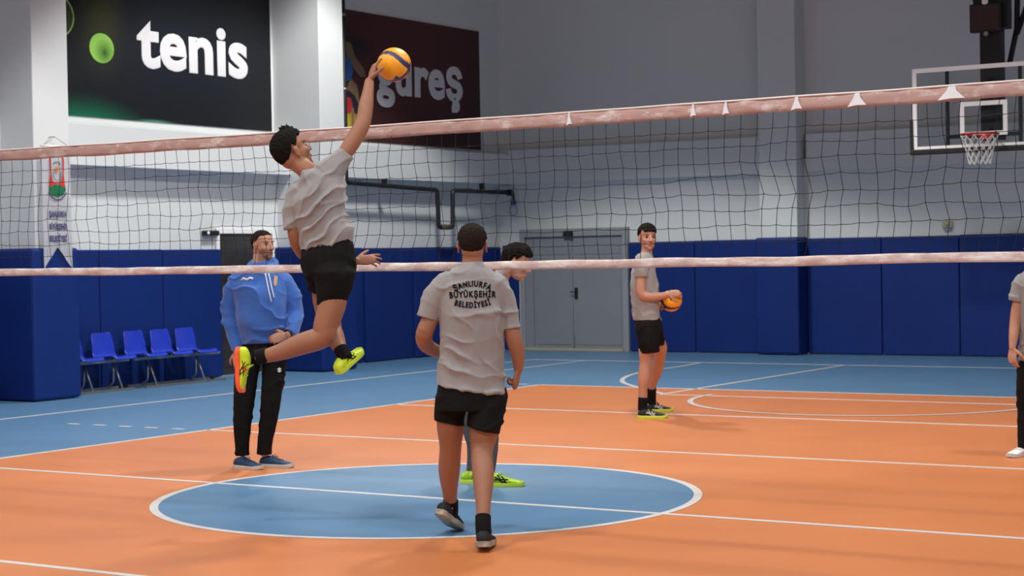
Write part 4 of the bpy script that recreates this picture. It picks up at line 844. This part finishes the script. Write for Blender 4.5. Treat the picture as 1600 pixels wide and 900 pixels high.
ST = [(0, .020, .060), (.04, .031, .074), (.12, .036, .084), (.22, .037, .090), (.34, .038, .090), (.44, .040, .078), (.55, .044, .064), (.68, .048, .054), (.80, .049, .046), (.90, .043, .038), (.96, .032, .030), (1., .014, .020)]
def shoe_pt(t, a, L, g=0.):
    T_ = [s[0] for s in ST]; w_ = np.interp(t, T_, [s[1] for s in ST]); h_ = np.interp(t, T_, [s[2] for s in ST])
    k = L/.29; w_ = w_*k+g; h_ = h_*k+g; b = .018*k; ca, sa = math.cos(a), math.sin(a)
    x = w_*math.copysign(abs(ca)**.75, ca)*(1-.28*max(0, sa)*(1 if t < .6 else .6)); z = b+(h_-b)*(.5+.5*math.copysign(abs(sa)**.8, sa)) if True else 0
    return Vector((x, (t-.06)*L, z))
def shoe(par, heel, fwd, up, L, upper, solem, stripe=None, lace=None, name='shoe', accent=None):
    f = Vector(fwd).normalized(); u = Vector(up); u = (u-f*u.dot(f)).normalized(); B = Matrix((f.cross(u), f, u)).transposed().to_4x4(); B.translation = Vector(heel)
    bm = bmesh.new(); rows = []; n = 24; TT = list(np.linspace(0, 1, 26))
    for t in TT: rows.append([bm.verts.new(shoe_pt(t, 2*PI*k/n, L)) for k in range(n)])
    for i in range(len(rows)-1):
        for k in range(n): bm.faces.new((rows[i][k], rows[i][(k+1) % n], rows[i+1][(k+1) % n], rows[i+1][k]))
    bm.faces.new(rows[0]); bm.faces.new(rows[-1][::-1])
    o = from_bm(name, bm, upper, par, True); o.matrix_local = B
    # sole: slab that follows the outline, heel and toe slightly raised
    bm = bmesh.new(); top = []; bot = []; k_ = L/.29
    O = [(t, np.interp(t, [s[0] for s in ST], [s[1] for s in ST])*k_+.004) for t in np.linspace(0, 1, 18)]
    out = [(x, (t-.06)*L-(.004 if t == 0 else 0)) for t, x in O]+[(-x, (t-.06)*L) for t, x in O[::-1]]
    def zb(y): t = y/L+.06; return .010*max(0, (t-.75)/.25)**2*k_+.004*max(0, (.12-t)/.12)
    LV = []
    for zz, gg in ((.0, .97), (.006, 1.0), (.022, 1.02), (.028, .98)):
        LV.append([bm.verts.new((x*gg, y, zz*k_+zb(y))) for x, y in out])
    m_ = len(out)
    for a_, b_ in zip(LV, LV[1:]):
        for i in range(m_): bm.faces.new((a_[i], a_[(i+1) % m_], b_[(i+1) % m_], b_[i]))
    for i in range(17):
        for LL in (LV[0], LV[-1]):
            bm.faces.new((LL[i], LL[i+1], LL[m_-2-i], LL[m_-1-i]))
    for i in range(5):   # tread bars
        y = (.12+.19*i)*L-.06*L; box(bm, -.03*k_, y, -.0015+zb(y), .03*k_, y+.02, .003+zb(y))
    s = from_bm('sole', bm, solem, o, False); 
    if lace:
        bm = bmesh.new()
        for i in range(5):
            t = .42+.055*i; tubebm(bm, [shoe_pt(t, PI/2+q, L, .002) for q in (.7, .35, 0, -.35, -.7)], .0032, 5)
        tubebm(bm, [shoe_pt(.40, PI/2, L, .004), shoe_pt(.40, PI/2+.4, L, .02), shoe_pt(.46, PI/2+.9, L, .012), shoe_pt(.41, PI/2+.2, L, .003)], .003, 5)
        tubebm(bm, [shoe_pt(.40, PI/2, L, .004), shoe_pt(.40, PI/2-.4, L, .02), shoe_pt(.46, PI/2-.9, L, .012), shoe_pt(.41, PI/2-.2, L, .003)], .003, 5)
        from_bm('laces', bm, lace, o)
    if stripe:
        mt, strokes, r = stripe
        for sgn in (0, 1):
            bm = bmesh.new(); V = []; F = []
            for st in strokes:
                P = []
                for (t0, a0), (t1, a1) in zip(st, st[1:]):
                    for q in range(6): tt = t0+(t1-t0)*q/6; aa = a0+(a1-a0)*q/6; P.append(shoe_pt(tt, aa if not sgn else PI-aa, L, .0008))
                P.append(shoe_pt(st[-1][0], st[-1][1] if not sgn else PI-st[-1][1], L, .0008)); tubebm(bm, P, r, 4)
            from_bm('side_stripes', bm, mt, o)
    if accent:
        for sgn in (0, 1):
            bm = bmesh.new(); P = [shoe_pt(t, (a_ if not sgn else PI-a_), L, .0010) for t, a_ in ((.36, .0), (.44, .75), (.56, .55), (.47, -.1))]
            vs = [bm.verts.new(p) for p in P]; q = bm.verts.new(shoe_pt(.455, .28 if not sgn else PI-.28, L, .0030))
            for i in range(4): bm.faces.new((vs[i], vs[(i+1) % 4], q))
            from_bm('side_patch', bm, accent, o)
    return o
X_STRIPES = [[(.36, .9), (.50, -.6)], [(.46, .9), (.60, -.5)], [(.28, -.1), (.45, .1), (.62, .55)], [(.30, .3), (.46, -.2), (.60, -.35)]]
U_STRIPES = [[(.20, .55), (.22, .1)], [(.28, .55), (.30, .1)], [(.20, .35), (.29, .30)]]

def build(key, label, skin='skin', shirt='shirt', shorts='blackcloth', legs_bare=True, headfwd=(0, 1, 0), headup=(0, 0, 1), hk=1., hands=(), fold=(), beard=0., mouth=0., hairargs={}, hairmat='hair', neck=.056, vox=.0055, neckdrop=None, sock='blackcloth', arms_bare=True, hemround=False, withfeet=True):
    D = POSES[key]; bx, by = D['base']; root = empty('person', (bx, by, 0), FACE); tag(root, label, 'person')
    B = head_basis(headfwd, headup); C = Vector(D['head'])
    # ---- body: one blended surface
    v = Vol(); sh = D['shirt']; ss = D['shorts']
    v.stack([(c, hw*.80, hd*.80, t) for c, hw, hd, t in sh[2:]]); v.stack([(c, hw*.78, hd*.78, t) for c, hw, hd, t in ss[:2]])
    v.stack([(sh[-1][0], sh[-1][1]*.78, sh[-1][2]*.78, sh[-1][3]), (ss[1][0], ss[1][1]*.78, ss[1][2]*.78, ss[1][3])])
    nb = Vector(sh[2][0]); nb0 = Vector(sh[0][0])
    hb = C+B @ Vector((0, -.022, -.035))*hk
    v.tube([nb, nb0, nb0.lerp(hb, .6), hb], [neck*1.25, neck*1.03, neck*.98, neck*.95])
    for L in D['arms']: v.tube([p for p, r in L], [r*(.6, .86)[i] if i < 2 else r for i, (p, r) in enumerate(L)])
    for L in D['legs']: v.tube([p for p, r in L], [r*(.62 if i == 0 else 1) for i, (p, r) in enumerate(L)])
    for (w, d, n, th, cu, tc, sp) in hands: hand(v, w, d, n, th, cu, tc, .97, sp)
    head(v, C, B, hk)
    me = remesh(v, 'body', .0042, 3, .45)
    finish_head(me, C, B, hk, beard, mouth)
    body = link('body', me, M[skin], root)
    eyes(root, C, B, hk)
    hair(root, C, B, hk, M[hairmat], **hairargs)
    # ---- shirt
    v = Vol(); v.stack(sh)
    for L in D['sleeves']: v.tube([p for p, r in L], [r for p, r in L], round1=False)
    me = remesh(v, 'shirt', vox, 3, .4)
    for fa in fold: folds(me, *fa[:3], seed=fa[3])
    shirt_o = link('hoodie' if 'hood' in shirt else 'shirt', me, M[shirt], root)
    # ---- shorts or trousers
    v = Vol(); v.stack(ss)
    for L, tl in zip(D['shleg'], D['shtilt']): v.tube([p for p, r in L], [r for p, r in L], round1=False, tilt1=tl if tl else None)
    me = remesh(v, 'shorts', .006, 3, .4); folds(me, (.3, .2, 1), 30, .003, seed=3)
    link('shorts' if legs_bare else 'trousers', me, M[shorts], root)
    for L in D['socks']:
        bm = bmesh.new(); pts = cr_interp([p for p, r in L], 4); rr = cr_interp([[r] for p, r in L], 4)
        tubebm(bm, pts, [float(r[0]) for r in rr], 18); from_bm('sock', bm, M[sock], root, True)
    return root, shirt_o, B, C

def project_print(name, par, surf, items, mt, origin, dirn, right, up, off=.0035):
    """lay flat lettering onto a curved cloth surface along a direction"""
    c = getco(surf.data); P = [tuple(p.vertices) for p in surf.data.polygons]; bvh = BVHTree.FromPolygons([tuple(q) for q in c], P)
    V = []; F = []; d = Vector(dirn).normalized(); r = Vector(right).normalized(); u = Vector(up).normalized(); o = Vector(origin)
    for me, fn in items:
        bm = bmesh.new(); bm.from_mesh(me); bmesh.ops.triangulate(bm, faces=bm.faces[:]); bmesh.ops.subdivide_edges(bm, edges=bm.edges[:], cuts=1); base = len(V); ok = {}
        for vtx in bm.verts:
            x, y = fn(vtx.co.x, vtx.co.y); p = o+r*x+u*y; h_ = bvh.ray_cast(p-d*1.0, d)
            q = h_[0]-d*off if h_[0] is not None else p
            V.append(tuple(q))
        for f in bm.faces: F.append(tuple(base+x.index for x in f.verts))
        bm.free()
    me = bpy.data.meshes.new(name); me.from_pydata(V, [], F); return link(name, me, mt, par)

def ball(name, loc, rot, label, group=None, spin=0.):
    bm = bmesh.new(); bmesh.ops.create_uvsphere(bm, u_segments=96, v_segments=64, radius=.104)
    def fld(p):
        w_ = 9
        for k in range(3):
            a = p[k]; b = p[(k+1) % 3]; c = p[(k+2) % 3]
            q = a-.42*b*abs(b)-.18*c   # three interlocking curved bands
            if abs(q) < abs(w_): w_ = q if not (k and c < -.15) else w_
        return w_
    for f in bm.faces:
        p = f.calc_center_median().normalized(); f.material_index = 1 if abs(fld(p)) < .17 else 0; f.smooth = True
    for v in bm.verts:
        q = abs(fld(v.co.normalized())); e = math.exp(-((q-.17)/.022)**2); v.co *= 1-.012*e
    me = bpy.data.meshes.new(name); bm.to_mesh(me); bm.free(); o = link(name, me, [M['ball_y'], M['ball_b']]); o.location = loc; o.rotation_euler = (Matrix.Rotation(spin, 3, cf) @ Euler(rot).to_matrix()).to_euler()
    return tag(o, label, 'ball', group)

# ---- the player seen from behind
root, so, B, C = build('back', 'player seen from behind with lettered grey shirt, standing nearest in the circle',
    headfwd=(.02, 1, -.03), hands=[((-.140, .24, 1.027), (.5, .8, .3), (.5, -.2, .8), 1, (.5, .5, .5, .5), .4, .05), ((.292, .04, .945), (-.20, .15, -1), (-.8, .3, .1), 1, (1.05, 1.1, 1.15, 1.2), .9, .0)],
    fold=[((.12, 0, 1), 27, .005, 1), ((.8, 0, .5), 20, .0045, 4)], hairargs=dict(T=.011, seed=2), hairmat='hair_b')
def arc_print(s, size, width, yc, bend):
    me = text_mesh(s, size, 0, 2, 1.22, bold=.045*size); k = width/max(1e-6, (getco(me)[:, 0].max()-getco(me)[:, 0].min()))
    return me, (lambda x, y: (x*k+2*bend*x*k*(y-.012), yc+y-bend*(x*k)**2))
project_print('back_print', so, so, [arc_print('ŞANLIURFA', .042, .205, 1.408, 2.6), arc_print('BÜYÜKŞEHİR', .046, .255, 1.350, .3), arc_print('BELEDİYESİ', .042, .195, 1.292, -1.6)], M['ink'], (.055, 0, 0), (0, 1, 0), (1, 0, 0), (-.005, 0, 1))
for (a, dr, upv) in (((-.162, .162, .120), (.30, .78, -.40), (.30, .38, .87)), ((.086, -.405, .030), (.07, .97, -.09), (0, .1, 1))):
    shoe(root, a, dr, upv, .305, M['shoe_black'], M['sole_s'], (M['inkw'], U_STRIPES, .0035), M['black'])

# ---- the jumping spiker
root, so, B, C = build('jump', 'player leaping in neon yellow shoes, right arm raised to hit the ball',
    headfwd=(.74, .50, .42), headup=(-.42, -.12, .88), hk=1.08,
    hands=[((.286, .16, 2.627), (.30, .25, 1), (.85, .35, -.25), -1, (.15, .18, .2, .22), .15, .16), ((.176, .26, 1.556), (1, .15, .1), (0, .8, -.6), 1, (.15, .2, .3, .35), .1, .12)],
    fold=[((.62, 0, -.78), 38, .0085, 2), ((.8, 0, -.55), 24, .005, 5)], hairargs=dict(T=.016, tuft=.028, seed=5, back=-.85))
shoe(root, (-.515, -.02, 1.045), (.02, .10, -1), (.98, -.20, .05), .27, M['neon'], M['coral'], (M['ink'], X_STRIPES, .0028), M['neon'], accent=M['coral'])
shoe(root, (.098, -.035, .895), (.42, .78, .44), (-.35, -.35, .87), .27, M['neon'], M['sole_lime'], (M['ink'], X_STRIPES, .0028), M['neon'])

# ---- the coach
root, so, B, C = build('coach', 'bearded man in blue hoodie and black tracksuit trousers watching from beyond the net', skin='skin2', shirt='hoodie', legs_bare=False, headfwd=(.76, -.62, .04), headup=(-.06, 0, 1), hk=.97,
    hands=[((-.140, -.05, .889), (.05, -.1, -1), (.3, .9, 0), -1, (.35, .4, .45, .5), .3, .03), ((.250, -.17, 1.010), (-.9, -.25, -.25), (.1, .9, -.2), -1, (.5, .55, .6, .65), .3, .03)],
    fold=[((.35, 0, 1), 26, .007, 7), ((1, 0, .5), 16, .005, 9)], beard=.68, mouth=.8, hairargs=dict(T=.008, front=.50, side=.2, seed=8), hairmat='hair_b', neck=.062)
v = Vol(); cc = [Vector((.062+.090*math.cos(a), .015+.095*math.sin(a), 1.535+.035*math.sin(a)-.012*math.cos(a)*0)) for a in [2*PI*k/24 for k in range(25)]]
v.tube(cc, [.030+.012*max(0, math.sin(2*PI*k/24)) for k in range(25)], sub=1); v.tube([(.06-.09, .07, 1.50), (.06, .13, 1.47), (.15, .07, 1.50)], [.04, .055, .04])
me = remesh(v, 'hood', .006, 4); folds(me, (1, 1, .3), 40, .003, 3); link('hood', me, M['hoodie'], so)
def front_pt(surf, x, z, off=.004):
    c = getco(surf.data); bvh = front_pt.cache.get(surf.name) or BVHTree.FromPolygons([tuple(q) for q in c], [tuple(p.vertices) for p in surf.data.polygons]); front_pt.cache[surf.name] = bvh
    h_ = bvh.ray_cast(Vector((x, -1.5, z)), Vector((0, 1, 0))); return Vector(h_[0])-Vector((0, off, 0)) if h_[0] is not None else Vector((x, -.15, z))
front_pt.cache = {}
for x0, x1, z1 in ((.098, .148, 1.260), (.122, .168, 1.290)):
    tubeobj('drawstring', [front_pt(so, x0+(x1-x0)*t, 1.475+(z1-1.475)*t, .006) for t in np.linspace(0, 1, 12)], .0045, M['string'], so, 6)
bm = bmesh.new(); tubebm(bm, [front_pt(so, x, z) for x, z in ((-.085, 1.425), (-.07, 1.442), (-.04, 1.43), (-.015, 1.443), (.008, 1.436))], .009, 5); from_bm('chest_logo', bm, M['inkw'], so)
bm = bmesh.new(); prism(bm, [front_pt(so, x, z, .006) for x, z in ((.163, 1.46), (.19, 1.45), (.186, 1.39), (.172, 1.375), (.160, 1.40))], (0, -1, 0), .003); from_bm('chest_badge', bm, mat('badge_tan', (.42, .27, .17), .6), so)
tr = [o for o in root.children if o.name.startswith('trousers')][0]
bm = bmesh.new()
for dz in (0, .016): prism(bm, [front_pt(tr, .183+x, .735+dz+z, .004) for x, z in ((-.016, 0), (.0, .012), (.016, 0), (0, -.010))], (0, -1, 0), .003)
from_bm('thigh_logo', bm, M['inkw'], tr)
tubeobj('watch', [(.272, -.145, 1.022), (.262, -.155, 1.016)], .036, M['black'], root, 20)
shoe(root, (-.165, -.01, .0), (.80, -.60, 0), (0, 0, 1), .285, M['navy_shoe'], M['sole_w'], None, M['navy_shoe'])
shoe(root, (.025, .03, .0), (.93, -.36, 0), (0, 0, 1), .285, M['navy_shoe'], M['sole_w'], None, M['navy_shoe'])

# ---- the player holding a ball
root, so, B, C = build('right', 'player in grey shirt and black shorts standing by the blue area, holding a ball', skin='skin2', headfwd=(.24, -.97, .0), hk=1.07,
    hands=[((.165, -.10, 1.185), (1, -.1, .05), (.05, .95, -.2), -1, (.45, .5, .5, .55), .3, .06), ((.10, .05, 1.056), (1, -.2, -.1), (.1, -.1, 1), 1, (.3, .3, .35, .35), .2, .08)],
    fold=[((.5, 0, 1), 22, .006, 11), ((1, 0, .4), 18, .006, 12)], hairargs=dict(T=.017, front=.17, side=.25, back=-.7, seed=3, topT=1.3), neck=.052)
shoe(root, (-.125, -.12, .0), (.97, -.22, 0), (0, 0, 1), .285, M['shoe_black'], M['sole_lime'], (M['inkw'], X_STRIPES, .0035), M['shoe_black'])
shoe(root, (-0.003+.01, .575, .0), (.97, .02, 0), (0, 0, 1), .27, M['shoe_black'], M['sole_lime'], (M['inkw'], X_STRIPES, .0035), M['shoe_black'])
for nm, pts in ():
    pass

# ---- the player half hidden behind the nearest one
root, so, B, C = build('hid', 'player leaning forward, mostly hidden behind the lettered grey shirt, with lime shoes', skin='skin2', legs_bare=False, shorts='greycloth', headfwd=(.93, -.12, -.32), headup=(.30, 0, .95), hk=1.0,
    hands=[((-.023, -.13, .834), (.5, 0, -1), (0, .8, .4), -1, (.3, .3, .3, .3), .2, .05), ((-.028, .13, .818), (.5, 0, -1), (0, -.8, .4), 1, (.3, .3, .3, .3), .2, .05)],
    fold=[((.5, 0, 1), 26, .004, 21)], hairargs=dict(T=.024, front=.30, seed=6, tuft=.01), neck=.052)
shoe(root, (-.005, -.1, .0), (.97, -.18, 0), (0, 0, 1), .285, M['lime'], M['sole_lime'], (M['ink'], X_STRIPES, .006), M['lime'])
shoe(root, (-.165, .08, .0), (.97, -.1, 0), (0, 0, 1), .285, M['lime'], M['sole_lime'], (M['ink'], X_STRIPES, .006), M['lime'])

# ---- the player cut by the right edge of the frame
root, so, B, C = build('edge', 'player in grey shirt, black trousers and white shoes cut off by the right edge', skin='skin2', legs_bare=False, headfwd=(-.7, -.7, 0), hk=1.0,
    hands=[((-.105, -.05, .822), (-.05, -.1, -1), (.6, .5, 0), 1, (.3, .35, .4, .45), .25, .05), ((.211, -.05, .816), (.05, -.1, -1), (-.7, .3, 0), -1, (.3, .35, .4, .45), .25, .05)],
    fold=[((.2, 0, 1), 26, .004, 31)], hairargs=dict(T=.014, seed=9))
shoe(root, (.045, .07, .0), (-.75, -.66, 0), (0, 0, 1), .285, M['white_shoe'], M['sole_w'], None, M['white_shoe'])
shoe(root, (.185, .06, .0), (-.4, -.9, 0), (0, 0, 1), .285, M['white_shoe'], M['sole_w'], None, M['white_shoe'])

# ---- balls
ball('volleyball', (4.87, -.70, 2.745), (.5, .3, .2), 'yellow and navy volleyball in mid-air beside the leaping player\'s hand', spin=math.radians(80))
fx, fy = POSES['right']['base']; q = Matrix.Rotation(FACE, 3, 'Z') @ Vector((.203, -.005, 1.118))
ball('volleyball', (fx+q.x, fy+q.y, q.z), (1.2, .4, 2.4), 'yellow and navy volleyball held in two hands by the far player')
